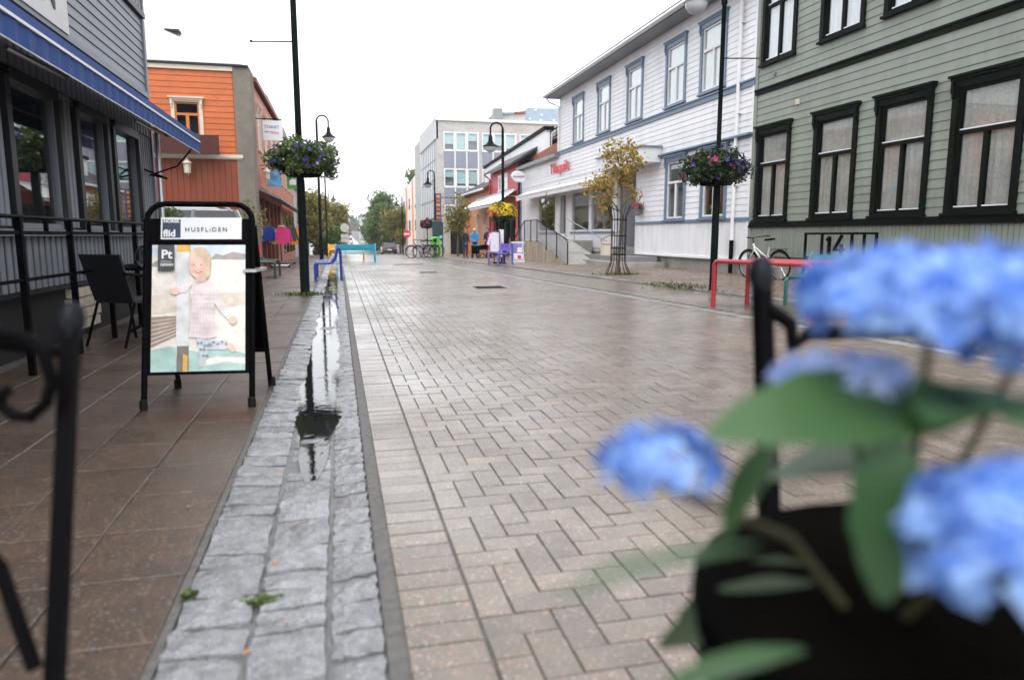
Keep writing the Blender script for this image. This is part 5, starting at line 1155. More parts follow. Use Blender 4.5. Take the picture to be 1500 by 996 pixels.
mb = MB(); fbox(-HW+.02, HW-.02, 1.052, 1.066, .010, .018); part(mb, 'clip_rail', m_black, t, True)
mb = MB(); mb.box(HW-.05, HW+.03, -.15, .2, .845, .865); part(mb, 'spreader', m_alu, t, True)
for (q, s_) in ((fp, 0), (bp, 0)):
    for x in (-HW, HW): mb = MB(); p = q(x, 0); mb.lathe([(.024,0),(.026,.01),(.024,.06),(.019,.065)], (p[0], p[1], 0), 8); part(mb, 'rubber_foot', m_rubber, t, True)
t = thing('a_board_sign', 'violet and white poster stand beside the mesh railed ramp', 'sign', (7.28, 29.2, gz(29)), .1)
mb = MB(); mb.add([(-.26,-.25,0),(.26,-.25,0),(.26,-.02,.86),(-.26,-.02,.86),(-.26,.25,0),(.26,.25,0),(.26,.02,.86),(-.26,.02,.86)], [(0,1,2,3),(5,4,7,6),(3,2,6,7)]); part(mb, 'board', m_white, t, True)
def q2(x, s, d=.012): return (x, -.25+.23*s/.86-d, s)
mb = MB(); mb.add([q2(-.22,.1),q2(.22,.1),q2(.22,.8),q2(-.22,.8)], [(0,1,2,3)]); part(mb, 'print', M('violet print', (.22,.2,.5), .4, var=.3, scale=4), t, True)
mb = MB(); mb.add([q2(-.2,.12,.016),q2(.2,.12,.016),q2(.2,.38,.016),q2(-.2,.38,.016)], [(0,1,2,3)]); mb.add([q2(-.05,.42,.016),q2(.18,.42,.016),q2(.2,.62,.016),q2(0,.62,.016)], [(0,1,2,3)]); part(mb, 'white_print', m_white, t, True)
mb = MB(); mb.add([q2(-.04,.15,.02),q2(.12,.15,.02),q2(.12,.3,.02),q2(-.04,.3,.02)], [(0,1,2,3)]); part(mb, 'red_print', m_text_red, t, True)
# shirts on a stand
t = thing('clothes_stand', 'dark clothes stand by the violet seat holding shirts', 'clothes rack', (5.85, 26.6, .02))
mb = MB(); mb.tube([(0,-.5,.0),(0,-.5,1.22)], .018, 6); mb.tube([(0,.5,0),(0,.5,1.22)], .018, 6); mb.tube([(0,-.5,1.22),(0,.5,1.22)], .018, 6); mb.tube([(-.25,-.5,.03),(.25,-.5,.03)], .02, 6); mb.tube([(-.25,.5,.03),(.25,.5,.03)], .02, 6); part(mb, 'stand_frame', m_black, t, True)
garment((.72,.70,.80), 26.25, 'pale lilac shirt hung on the stand by the violet seat', 5.72, 1.2, .5, .72)
garment((.55,.05,.35), 26.6, 'magenta shirt behind the pale lilac one on the stand', 5.66, 1.2, .34, .66)
t = thing('banner', 'narrow white banner standing by the lamp with yellow flowers', 'banner', (6.0, 26.5, .02)); mb = MB(); mb.box(-.09, .09, -.012, .012, .25, 1.28); part(mb, 'banner_cloth', m_white, t, True); mb = MB(); mb.tube([(.1,.02,0),(.1,.02,1.35)], .01, 6); mb.box(-.15,.2,-.1,.1,0,.02); part(mb, 'banner_pole', m_black, t, True)
# ------------------------------------------------------------------ trees
def tree(label, loc, h, rx, rz, cz, leafm, n=3500, size=.16, seed=1, trunk=.12, clumps=26, name='street_tree', shape=None, group=None, cat='tree', hang=0):
    t = thing(name, label, cat, loc, 0, group); q = np.random.default_rng(seed)
    cs = []
    while len(cs) < clumps:
        d = q.uniform(-1, 1, 3)
        if np.dot(d, d) > 1: continue
        k = shape(d[2]) if shape else 1
        cs.append((d[0]*rx*k, d[1]*rx*k, cz+d[2]*rz))
    mb = MB(); mb.tube([(0,0,-.1),(q.normal(0,.03),q.normal(0,.03),cz*.5),(q.normal(0,.08),q.normal(0,.08),cz),(0,0,cz+rz*.7)], [trunk,trunk*.8,trunk*.55,trunk*.15], 9)
    for c in cs[:12]:
        z0 = max(cz-rz*.9, c[2]-abs(c[0])*.9-.3); mb.tube([(0,0,z0),(c[0]*.5,c[1]*.5,lerp(z0,c[2],.6)),c], [trunk*.4,trunk*.25,trunk*.06], 5)
    part(mb, 'trunk', m_bark, t, True, True)
    mb = MB(); ci = q.integers(0, clumps, n); cr = (rx*rx*rz)**(1/3)*.42
    pos = np.array(cs)[ci]+q.normal(0, 1, (n, 3))*cr*.55*np.array([1, 1, .8]); u = q.normal(size=(n, 3)); u /= np.linalg.norm(u, axis=1)[:, None]
    w = np.cross(u, q.normal(size=(n, 3))); w /= np.linalg.norm(w, axis=1)[:, None]; s = (size*q.uniform(.5, 1.2, n))[:, None]
    V = np.stack([pos-u*s, pos+w*s*.5, pos+u*s, pos-w*s*.5], 1).reshape(-1, 3)
    mb.v = [tuple(p) for p in V.tolist()]; mb.f = [(4*i, 4*i+1, 4*i+2, 4*i+3) for i in range(n)]; mb.m = [0]*n
    part(mb, 'crown', leafm, t, True)
    return t
cone = lambda z: max(.12, .62-.55*z)
tr = tree('young golden leaved tree in a black iron cage', (7.33, 18.1, .02), 3.8, .50, .62, 3.0, m_leafo, 820, .066, 5, .045, 22, name='caged_tree')
q = np.random.default_rng(31); mb = MB()
for (dx, dy, dz, r) in ((-.75,.1,2.35,.20),(-.5,0,2.45,.22),(.35,-.1,2.1,.2),(-.2,.1,2.2,.25),(-.45,.1,1.95,.2),(.1,0,2.5,.25)):
    for k in range(120):
        p = Vector((dx, dy, dz))+Vector(q.normal(size=3))*r*.55; u = Vector(q.normal(size=3)).normalized(); v = u.cross(Vector(q.normal(size=3))).normalized(); s = .06*q.uniform(.5,1.2)
        mb.add([p-u*s, p+v*s*.5, p+u*s, p-v*s*.5], [(0,1,2,3)])
crn = [c for c in tr.children if c.name.startswith('crown')][0]; k0 = MB(); k0.v = [tuple(v.co) for v in crn.data.vertices]+mb.v; n0 = len(crn.data.vertices)
k0.f = [tuple(p.vertices) for p in crn.data.polygons]+[tuple(i+n0 for i in f) for f in mb.f]; k0.m = [0]*len(k0.f); crn.data = k0.mesh('crown', m_leafo)
mb = MB()
for e in ((-.75,.1,2.35),(.35,-.1,2.1),(-.45,.1,1.95)): mb.tube([(0,0,1.7),(e[0]*.5,e[1]*.5,e[2]-.15),e], [.02,.014,.006], 5)
part(mb, 'bough', m_bark, tr, True)
t = thing('tree_guard', 'black iron guard round the golden leaved tree', 'tree guard', (7.33, 18.1, .02))
for k in range(8):
    a = k*PI/4+.2; c, s = math.cos(a), math.sin(a)
    mb = MB(); mb.tube([(c*.36,s*.36,0),(c*.25,s*.25,.22),(c*.2,s*.2,.36),(c*.2,s*.2,1.48),(c*.2,s*.2,1.55),(c*.32,s*.32,1.84)], .011, 6); part(mb, 'upright', m_black, t, True)
for z in (.55, .72, 1.05, 1.48): mb = MB(); mb.tube([(.2*math.cos(i*PI/8), .2*math.sin(i*PI/8), z) for i in range(16)], .014, 5, closed=True); part(mb, 'hoop', m_black, t, True)
def ZT(x, y): return (x, y, gz(y))
LT = 'trees along the left of the street'
tree('leafy street tree turning yellow behind the second street lamp', ZT(-2.3, 57), 5, 1.5, 1.9, 3.0, m_leafy, 5200, .17, 41, .13, group=LT)
tree('broad yellow green street tree beside the round road sign', ZT(-.9, 72), 5, 1.9, 1.9, 2.9, m_leafy, 6500, .2, 42, .15, group=LT)
tree('dark green street tree low behind the road sign', ZT(-1.2, 66), 4, 1.4, 1.5, 1.6, m_leafg, 3500, .18, 43, .13, group=LT)
tree('tall green tree behind the left street trees', ZT(-5.2, 80), 6, 2.3, 2.6, 4.4, m_leafg, 4500, .22, 44, .16, group=LT)
RT = 'trees along the right of the street'
tree('broad green tree over the dark parked car', ZT(7.0, 101), 7, 2.7, 2.4, 3.8, m_leafg, 7000, .27, 51, .2, group=RT)
tree('yellow green tree behind the no entry sign', ZT(8.0, 96), 6, 1.9, 2.4, 4.0, m_leafy, 5000, .2, 52, .16, group=RT)
tree('bright green tree beside the far white cars', ZT(7.2, 128), 7, 3.0, 3.2, 3.2, m_leafg, 5500, .32, 53, .2, group=RT)
tree('tall pointed dark tree above the right street trees', ZT(7.6, 124), 10, 2.6, 4.2, 6.0, m_leafg, 5000, .3, 54, .22, shape=cone, group=RT)
tree('tall birch rising behind the white and orange building', ZT(12.5, 106), 14, 2.2, 4.5, 8.6, m_leafg, 4500, .3, 55, .25, group=RT)
tree('small sparse tree with brown leaves before the ochre house', ZT(7.35, 45), 4, .75, 1.35, 2.5, m_leafy, 1500, .11, 56, .07)
tf = MB(); q = np.random.default_rng(77); n = 26000
cx = q.uniform(-140, 110, 420); cyy = q.uniform(560, 650, 420); ch = q.uniform(8, 15, 420)
ti = q.integers(0, 420, n); hh = q.uniform(0, 1, n)**1.4; rad = (1-hh)*4.0*q.uniform(.2, 1, n); an = q.uniform(0, 2*PI, n)
pos = np.stack([cx[ti]+rad*np.cos(an), cyy[ti]+rad*np.sin(an), 3.5+hh*ch[ti]], 1); u = q.normal(size=(n, 3)); u /= np.linalg.norm(u, axis=1)[:, None]; w = np.cross(u, q.normal(size=(n, 3))); w /= np.linalg.norm(w, axis=1)[:, None]
V = np.stack([pos-u*1.6, pos+w*.9, pos+u*1.6, pos-w*.9], 1).reshape(-1, 3); tf.v = [tuple(p) for p in V.tolist()]; tf.f = [(4*i, 4*i+1, 4*i+2, 4*i+3) for i in range(n)]; tf.m = [0]*n
solo(tf, 'far_wood', m_leaff, 'hazy dark spruce wood closing the far end of the street', 'wood', kind='stuff')

# ------------------------------------------------------------------ bicycles
def bicycle(label, loc, rz, fm, lean=.0, group='parked bicycles'):
    """local: runs along x, front wheel at -x"""
    t = thing('bicycle', label, 'bicycle', loc, rz, group); Rw = .34
    for x, nm in ((-.54, 'front_wheel'), (.54, 'rear_wheel')):
        mb = MB(); mb.tube([(x+Rw*math.cos(i*PI/14), 0, Rw+Rw*math.sin(i*PI/14)) for i in range(28)], .021, 6, closed=True); w = part(mb, nm, m_rubber, t, True, True)
        mb = MB(); mb.tube([(x+(Rw-.03)*math.cos(i*PI/14), 0, Rw+(Rw-.03)*math.sin(i*PI/14)) for i in range(28)], .01, 5, closed=True); part(mb, 'rim', m_chrome, w, True)
        mb = MB()
        for i in range(14): mb.tube([(x, .02*(-1)**i, Rw), (x+(Rw-.03)*math.cos(i*PI/7), 0, Rw+(Rw-.03)*math.sin(i*PI/7))], .0022, 3, caps=False)
        mb.lathe([(.01,-.04),(.03,-.03),(.03,.03),(.01,.04)], (x, 0, Rw), 8); part(mb, 'spokes', m_chrome, w, True)
        mb = MB(); mb.tube([(x+(Rw+.03)*math.cos(a), 0, Rw+(Rw+.03)*math.sin(a)) for a in [R_(20)+i*R_(150)/10 for i in range(11)]], .02, 5); part(mb, 'mudguard', m_blackpl, t, True)
    hd, st, bb, ra = (-.36,0,.86), (.2,0,.78), (.06,0,.30), (.54,0,.34)
    mb = MB(); mb.tube([(-.33,0,.74), bb], .022, 8); mb.tube([(-.345,0,.80), (.13,0,.52)], .018, 8); mb.tube([bb, st], .019, 8); mb.tube([bb, ra], .014, 6); mb.tube([(.14,0,.58), ra], .012, 6); mb.tube([(-.30,0,.68), hd], .024, 8); part(mb, 'frame', fm, t, True, True)
    mb = MB()
    for s in (-1, 1): mb.tube([(-.31,s*.05,.68), (-.54,s*.055,.34)], .013, 6)
    mb.tube([(-.31,-.05,.68),(-.31,.05,.68)], .014, 6); part(mb, 'fork', fm, t, True)
    mb = MB(); mb.tube([hd, (-.38,0,1.0)], .014, 6); mb.tube([(-.24,-.3,1.03),(-.36,-.2,1.02),(-.40,0,1.0),(-.36,.2,1.02),(-.24,.3,1.03)], .012, 6); mb.tube([(-.24,-.3,1.03),(-.13,-.3,1.03)], .017, 6); mb.tube([(-.24,.3,1.03),(-.13,.3,1.03)], .017, 6); part(mb, 'handlebar', m_black, t, True)
    mb = MB(); mb.prism([(.06,-.03,.93),(.06,.03,.93),(.28,.08,.95),(.33,.06,.955),(.33,-.06,.955),(.28,-.08,.95)], (0,0,.045)); part(mb, 'saddle', m_blackpl, t, True)
    mb = MB(); mb.tube([st, (.22,0,.93)], .013, 6); part(mb, 'seat_post', m_chrome, t, True)
    mb = MB()
    for y in (-.06, 0, .06): mb.tube([(.28,y,.73),(.74,y,.74)], .006, 4)
    for s in (-1, 1): mb.tube([(.7,s*.06,.74),(.54,s*.06,.34)], .006, 4)
    mb.tube([(.28,-.06,.73),(.28,.06,.73)], .006, 4); mb.tube([(.74,-.06,.74),(.74,.06,.74)], .006, 4); part(mb, 'carrier', m_black, t, True)
    mb = MB(); mb.lathe([(.08,-.004),(.095,0),(.08,.004)], (0,0,0), 14); 
    mb.v = [(p[0]+.06, p[2]-.05, p[1]+.30) for p in mb.v]; mb.tube([(.06,-.07,.30),(-.02,-.08,.16)], .009, 5); mb.tube([(.06,.07,.30),(.14,.08,.44)], .009, 5); mb.box(-.07,.03,-.17,-.09,.15,.17); mb.box(.09,.19,.09,.17,.43,.45); part(mb, 'crank', m_chrome, t, True)
    t.rotation_euler = (lean, 0, rz)
    return t
m_bw = M('white bicycle enamel', (.72,.72,.74), .25, var=.03, coat=.4); m_bk = M('dark bicycle enamel', (.03,.03,.045), .3, var=.05); m_bs = M('silver bicycle enamel', (.5,.5,.52), .3, metal=.5, var=.05)
bicycle('white city bicycle leaning by the green house skirting', (10.12, 15.55, .02), -PI/2+.15, m_bw, .06)
for k, (x, m, lb) in enumerate(((4.55, m_bk, 'dark bicycle at the lime green stand, outermost of the row'), (4.95, m_bs, 'silver bicycle in the middle of the row at the lime green stand'), (5.3, m_bk, 'black bicycle closest to the lime green stand'))):
    bicycle(lb, (x, 41.2+.35*k, gz(41)), .25+.12*k, m, .05)
t = thing('bicycle_stand', 'lime green tubular bicycle stand before the grey office block', 'bicycle stand', (5.55, 42.2, gz(42)))
for y in (-.25, .25): mb = MB(); mb.tube([(-.12,y,0),(-.12,y,.75),(-.2,y,1.05),(-.12,y,1.16),(.16,y,1.16),(.2,y,1.0),(.24,y,.72),(.24,y,.25),(.1,y,0)], .06, 8); part(mb, 'stand_frame', m_lime, t, True, True)
for z in (.3, .75): mb = MB(); mb.box(-.1, .2, -.25, .25, z, z+.05); part(mb, 'shelf', m_lime, t, True)
mb = MB(); mb.tube([(-1.3,0,.55),(-.1,0,.75)], .04, 6); mb.bar((-1.3,0,0),(-1.3,0,.6),.06); part(mb, 'lean_bar', m_grey, t, True)
t = thing('info_board', 'dark green rounded information board with a blue sticker', 'information board', (5.85, 43.2, gz(43)))
mb = MB(); mb.box(-.33, .33, -.06, .06, 1.0, 2.1); mb.tube([(-.3,0,2.05),(-.2,0,2.16),(.2,0,2.16),(.3,0,2.05)], .06, 6); part(mb, 'board_case', m_dgbench, t, True)
for s in (-.28, .28): mb = MB(); mb.bar((s,0,0),(s,0,1.0),.07); part(mb, 'leg', m_dgbench, t, True)
mb = MB(); mb.lathe([(.01,0),(.1,.002),(.1,.008),(.01,.01)], n=14); mb.v = [(p[0]+.18, -.062-p[2], p[1]+1.22) for p in mb.v]; part(mb, 'sticker', M('light blue sticker', (.25,.5,.8), .4, var=.05), t, True)
t = thing('blade_sign', 'narrow violet upright sign with orange letter squares', 'sign', (6.35, 46.5, 2.0))
mb = MB(); mb.box(-.2, .2, -.06, .06, 0, 1.75); part(mb, 'sign_panel', M('violet sign', (.06,.04,.28), .4, var=.05), t, True)
for k in range(6): mb = MB(); mb.box(-.12, .12, -.085, -.062, .12+k*.27, .30+k*.27); part(mb, 'letter_square', m_yellow if k % 2 else m_ochre, t, True)
mb = MB(); mb.bar((.2,0,.3),(2.1,0,.3),.04); mb.bar((.2,0,1.5),(2.1,0,1.5),.04); part(mb, 'bracket', m_black, t, True)
basket('small basket of crimson flowers beside the information board', (5.25, 43.4, 1.75), 33, .34, .28, m_leafd, [(p_mag, 70, .06, {'xmax': .2})])
t = thing('flower_pole', 'slim dark pole carrying the crimson basket', 'pole', (5.25, 43.45, gz(43))); mb = MB(); mb.tube([(0,0,0),(0,0,1.75)], .03, 8); part(mb, 'pole', m_black, t, True); mb = MB(); mb.lathe([(.12,0),(.12,.02),(.03,.05)], n=10); part(mb, 'foot', m_black, t, True)
# road signs
t = thing('road_sign', 'red round no entry sign on a grey post', 'road sign', ZT(5.55, 60))
mb = MB(); mb.tube([(0,0,0),(0,0,1.95)], .035, 8); part(mb, 'post', m_grey, t, True)
mb = MB(); mb.lathe([(.3,0),(.32,.01),(.32,.03),(.3,.04)], n=22); mb.v = [(p[0], -.04-p[2], p[1]+1.7) for p in mb.v]; dsk = part(mb, 'disc', m_text_red, t, True)
mb = MB(); mb.box(-.22, .22, -.10, -.085, 1.64, 1.76); part(mb, 'white_bar', m_white, dsk, True)
t = thing('road_sign', 'round grey back of a road sign over two square plates', 'road sign', ZT(.44, 48))
mb = MB(); mb.tube([(0,0,0),(0,0,2.15)], .03, 8); part(mb, 'post', m_grey, t, True)
mb = MB(); mb.lathe([(.26,0),(.28,.01),(.28,.03),(.26,.04)], n=22); mb.v = [(p[0], -.04-p[2], p[1]+1.87) for p in mb.v]; part(mb, 'disc', M('sign back grey', (.52,.52,.5), .5, var=.05), t, True)
for z in (1.08, 1.35): mb = MB(); mb.box(-.26, .26, -.06, -.04, z-.12, z+.12); part(mb, 'plate', bpy.data.materials['sign back grey'], t, True)
# ------------------------------------------------------------------ cars
def car(label, loc, rz, paint, L_=4.5, Wd=1.78, Hh=1.47, estate=True, rails=False):
    """local: front towards +y"""
    t = thing('parked_car', label, 'car', loc, rz, 'parked cars'); h = Wd/2; l = L_/2; mb = MB()
    low = [(-l,.45),(-l+.03,.75),(-l+.1,.92),(l-1.15,.95),(l-.35,.80),(l-.02,.62),(l,.40),(l-.2,.24),(-l+.2,.24)]
    secs = [(-h*.98,.94),(-h,1.0),(-h*.5,1.01),(h*.5,1.01),(h,1.0),(h*.98,.94)]
    mb.v = [(x, y*(1 if abs(x) < h*.9 else .985), .24+(z-.24)*k) for x, k in secs for y, z in low]; n = len(low)
    for i in range(len(secs)-1):
        for j in range(n): mb.f.append((i*n+j, i*n+(j+1) % n, (i+1)*n+(j+1) % n, (i+1)*n+j)); mb.m.append(0)
    mb.f += [tuple(range(n-1,-1,-1)), tuple((len(secs)-1)*n+j for j in range(n))]; mb.m += [0, 0]
    body = part(mb, 'body', paint, t, True, True)
    r0, r1 = (-l+.18, -l+.42) if estate else (-l+.7, -l+1.3); f0, f1 = l-1.2, l-1.95; zt = Hh; wt = h*.76
    A = [(-h*.93,r0,.93),(h*.93,r0,.93),(h*.93,f0,.95),(-h*.93,f0,.95),(-wt,r1,zt-.03),(wt,r1,zt-.03),(wt,f1,zt-.03),(-wt,f1,zt-.03),(-wt*.9,r1+.12,zt),(wt*.9,r1+.12,zt),(wt*.9,f1-.12,zt),(-wt*.9,f1-.12,zt)]
    mb = MB(); mb.add(A, [(4,5,9,8),(5,6,10,9),(6,7,11,10),(7,4,8,11),(8,9,10,11)]); part(mb, 'roof', paint, t, True)
    mb = MB(); mb.add(A[:8], [(0,1,5,4),(1,2,6,5),(2,3,7,6),(3,0,4,7)]); part(mb, 'glasshouse', M('car glass', (.02,.025,.03), .06, var=0, spec=.8) if 'car glass' not in bpy.data.materials else bpy.data.materials['car glass'], t, True)
    mb = MB()
    for a, b in ((0,4),(1,5),(2,6),(3,7)): mb.bar(Vector(A[a])*1.003, Vector(A[b])*1.003, .07)
    for s in (0, 1):
        for f_ in (.36, .66):
            p = Vector(A[0+s]).lerp(Vector(A[3-s]), f_); q_ = Vector(A[4+s]).lerp(Vector(A[7-s]), f_); mb.bar(p*1.003, q_*1.003, .06)
    part(mb, 'pillar', paint, t, True)
    if rails:
        for s in (-1, 1): mb = MB(); mb.tube([(s*wt*.95,r1+.1,zt),(s*wt*.95,r1+.25,zt+.06),(s*wt*.95,f1-.3,zt+.06),(s*wt*.95,f1-.15,zt)], .02, 6); part(mb, 'roof_rail', m_alu, t, True)
    for x in (-h+.08, h-.08):
        for y in (-l+.85, l-.9):
            mb = MB(); mb.lathe([(.2,-.1),(.31,-.09),(.32,0),(.31,.09),(.2,.1)], n=18); mb.v = [(x+p[2], y+p[0], .32+p[1]) for p in mb.v]; w = part(mb, 'wheel', m_rubber, t, True, True)
            mb = MB(); mb.lathe([(.02,-.105),(.19,-.1),(.19,.1),(.02,.105)], n=14); mb.v = [(x+p[2]*1.02, y+p[0], .32+p[1]) for p in mb.v]; part(mb, 'rim', m_alu, w, True)
    for s in (-1, 1):
        mb = MB(); mb.box(s*h*.70, s*h*.97, -l-.012, -l+.1, .66, .88); part(mb, 'tail_light', m_text_red, t, True)
        mb = MB(); mb.box(s*h*.62, s*h*.95, l-.3, l-.02, .58, .72); part(mb, 'headlight', m_white, t, True)
    mb = MB(); mb.box(-.26, .26, -l-.015, -l+.02, .55, .66); part(mb, 'number_plate', m_white, t, True)
    return t
P_ = lambda n, c: M(n, c, .25, var=.02, coat=.6)
p_sil, p_blk, p_wh = P_('silver car paint', (.35,.36,.38)), P_('black car paint', (.018,.018,.022)), P_('white car paint', (.65,.65,.66))
car('silver estate car with roof rails behind the pavement sign', (-4.05, 16.2, 0), PI/2+.25, p_sil, 4.6, 1.8, 1.62, rails=True)
car('dark estate car seen from behind under the right trees', ZT(6.1, 91), 0, p_blk)
car('white car far along the street', ZT(2.6, 190), .1, p_wh, Hh=1.6)
car('pale grey car at the far end of the street', ZT(-1.0, 215), .1, p_sil)
# bush by the silver car
t = thing('potted_bush', 'dense green bush beside the silver car', 'bush', (-2.95, 13.4, 0))
part(blob_foliage(2600, .34, .34, .42, (0,0,1.2), .035, 9, -1), 'foliage', m_leafg, t, True); mb = MB(); mb.tube([(0,0,.3),(0,0,1.1)], .03, 6); part(mb, 'stem', m_bark, t, True); mb = MB(); mb.lathe([(.2,0),(.22,.02),(.28,.5),(.26,.52)], n=16); part(mb, 'pot', m_greydk, t, True, True)
t = thing('wall_shrub', 'thin leafy shrub before the brick red boards', 'shrub', (-2.55, 22.8, 0)); mb = MB()
q = np.random.default_rng(5)
for k in range(9): mb.tube([(0,0,0),(q.normal(0,.1),q.normal(0,.05),1.0),(q.normal(0,.28),q.normal(0,.1),1.9+q.uniform(-.3,.2))], [.02,.012,.005], 4)
part(mb, 'stem', m_bark, t, True); part(blob_foliage(420, .42, .2, .65, (0,0,1.45), .05, 8, -1), 'foliage', m_leafy, t, True)
# ------------------------------------------------------------------ people
def person(label, loc, rz, hgt, top, legs, hairc, pose='stand', bag=None):
    t = thing('person', label, 'person', loc, rz, 'people standing before the shops')
    lean = {'stand': 0, 'lean': .12, 'push': .10}[pose]
    V = {'pelvis': (0,0,.52), 'waist': (0,-lean*.3,.61), 'chest': (0,-lean*.7,.74), 'neck': (0,-lean,.845), 'head0': (0,-lean-.01,.885), 'head1': (0,-lean-.02,.93), 'head2': (0,-lean-.015,.975)}
    Rr = {'pelvis': .088, 'waist': .082, 'chest': .092, 'neck': .034, 'head0': .046, 'head1': .056, 'head2': .040}
    E = [('pelvis','waist'),('waist','chest'),('chest','neck'),('neck','head0'),('head0','head1'),('head1','head2')]
    for s, k in ((-1,'l'),(1,'r')):
        fx = .03*s if pose != 'push' else .02*s
        st = (.05*s if pose == 'push' else .0)
        V.update({'hip'+k: (s*.055,0,.50), 'knee'+k: (s*.06,-.01+st*.6,.28), 'ank'+k: (s*.062,.015+st,.05), 'toe'+k: (s*.07,-.075+st,.018)})
        Rr.update({'hip'+k: .062, 'knee'+k: .042, 'ank'+k: .028, 'toe'+k: .024}); E += [('pelvis','hip'+k),('hip'+k,'knee'+k),('knee'+k,'ank'+k),('ank'+k,'toe'+k)]
        if pose == 'stand': el, wr, hd = (s*.15,.01,.62), (s*.12,-.08,.53), (s*.09,-.12,.50)
        elif pose == 'lean': el, wr, hd = (s*.14,-.09,.63), (s*.07,-.17,.60), (s*.03,-.20,.59)
        else: el, wr, hd = (s*.14,-.06,.62), (s*.12,-.2,.60), (s*.11,-.24,.59)
        V.update({'sh'+k: (s*.105,-lean*.8,.80), 'el'+k: el, 'wr'+k: wr, 'hd'+k: hd}); Rr.update({'sh'+k: .044, 'el'+k: .032, 'wr'+k: .022, 'hd'+k: .026}); E += [('chest','sh'+k),('sh'+k,'el'+k),('el'+k,'wr'+k),('wr'+k,'hd'+k)]
    K = list(V); me = bpy.data.meshes.new('body'); me.from_pydata([tuple(c*hgt for c in V[k]) for k in K], [(K.index(a), K.index(b)) for a, b in E], [])
    o = bpy.data.objects.new('body', me); link(o, t); o.modifiers.new('skin', 'SKIN'); sb = o.modifiers.new('sub', 'SUBSURF'); sb.levels = sb.render_levels = 2
    if not me.skin_vertices: me.skin_vertices.new() if hasattr(me.skin_vertices, 'new') else None
    if me.skin_vertices:
        for k, d in zip(K, me.skin_vertices[0].data): d.radius = (Rr[k]*hgt*(1.0), Rr[k]*hgt*(.85)); d.use_root = (k == 'pelvis')
    m = M('clothes '+label[:12], top, .8, var=.1); tr_ = m.node_tree; b = tr_.nodes['Principled BSDF']; L = tr_.links.new
    tc = N(tr_, 'ShaderNodeTexCoord'); sx = N(tr_, 'ShaderNodeSeparateXYZ'); L(tc.outputs['Object'], sx.inputs[0]); dv = N(tr_, 'ShaderNodeMath', operation='DIVIDE'); L(sx.outputs['Z'], dv.inputs[0]); dv.inputs[1].default_value = hgt
    cr = N(tr_, 'ShaderNodeValToRGB'); cr.color_ramp.interpolation = 'CONSTANT'; e = cr.color_ramp.elements; e[0].color = (.02,.018,.016,1); e[1].position = .045; e[1].color = tuple(legs)+(1,)
    for p_, c_ in ((.535, top), (.855, (.5,.29,.21))): n_ = e.new(p_); n_.color = tuple(c_)+(1,)
    L(dv.outputs[0], cr.inputs[0]); L(cr.outputs[0], b.inputs['Base Color']); me.materials.append(m)
    hm = M('hair '+label[:12], hairc, .7, var=.15)
    mb = MB(); mb.lathe([(.02,.05),(.045,.035),(.062,.0),(.064,-.03),(.055,-.055)], (0,-lean*1.0-.005,.952), 12); mb.v = [(p[0]*hgt, (p[1]+.014)*hgt, p[2]*hgt) for p in mb.v]; part(mb, 'hair', hm, t, True, True)
    for s in (-1, 1):
        hx = Vector(V['hd'+('l' if s < 0 else 'r')])*hgt; mb = MB()
        mb.tube([hx+Vector((0,.03,.01)), hx+Vector((0,-.03,-.005))], [.03,.036], 8)
        for f_ in range(4): mb.tube([hx+Vector((-.024+.016*f_,-.025,0)), hx+Vector((-.024+.016*f_,-.07-.008*(f_ in (1,2)),-.012)), hx+Vector((-.022+.015*f_,-.09,-.035))], .008, 5)
        mb.tube([hx+Vector((-s*.03,0,0)), hx+Vector((-s*.055,-.035,-.01))], .009, 5); part(mb, 'hand', m_skin, t, True, True)
    mb = MB(); mb.tube([(0,(-lean-.078)*hgt,.935*hgt),(0,(-lean-.092)*hgt,.915*hgt)], [.008,.014], 6); part(mb, 'nose', m_skin, t, True)
    return t
person('person in a black top and navy trousers before the ochre house', (6.63, 38.0, gz(38)+.02), .5, 1.58, (.02,.02,.022), (.02,.03,.09), (.16,.07,.03))
person('person in a bright blue jacket and navy trousers leaning over a trolley', (7.14, 38.0, gz(38)+.02), -.2, 1.6, (.02,.30,.62), (.02,.03,.09), (.40,.38,.35), 'lean')
person('person in dark clothes pushing a pram beside the crimson shop', (7.95, 38.2, gz(38)+.02), -.7, 1.62, (.03,.025,.028), (.025,.025,.03), (.05,.03,.02), 'push')
t = thing('shopping_trolley', 'dark wheeled shopping trolley with a teal rim before the blue jacket', 'trolley', (7.10, 37.6, gz(37.6)+.02))
mb = MB(); mb.box(-.2, .2, -.14, .14, .25, .68); part(mb, 'bag', m_blackpl, t, True); mb = MB(); mb.box(-.22, .22, -.16, .16, .68, .72); part(mb, 'rim', M('teal trim', (.03,.35,.38), .5), t, True); mb = MB(); mb.tube([(-.15,.15,.2),(-.15,.18,.92),(.15,.18,.92),(.15,.15,.2)], .012, 6); part(mb, 'handle', m_alu, t, True)
for s in (-.18, .18): mb = MB(); mb.tube([(s,.1+.1*math.cos(i*PI/6),.1+.1*math.sin(i*PI/6)) for i in range(12)], .018, 5, closed=True); part(mb, 'wheel', m_rubber, t, True)
t = thing('pram', 'black pram with folded hood before the person in dark clothes', 'pram', (7.62, 37.6, gz(37.6)+.02), .4)
mb = MB(); mb.prism([(-.28,-.2,.45),(.34,-.2,.5),(.4,-.2,.72),(-.36,-.2,.70)], (0,.4,0)); part(mb, 'carrycot', m_blackpl, t, True, True); mb = MB(); mb.prism([(.1,-.21,.72),(.4,-.21,.72),(.38,-.21,.95),(.24,-.21,1.0)], (0,.42,0)); part(mb, 'hood', m_black, t, True)
mb = MB()
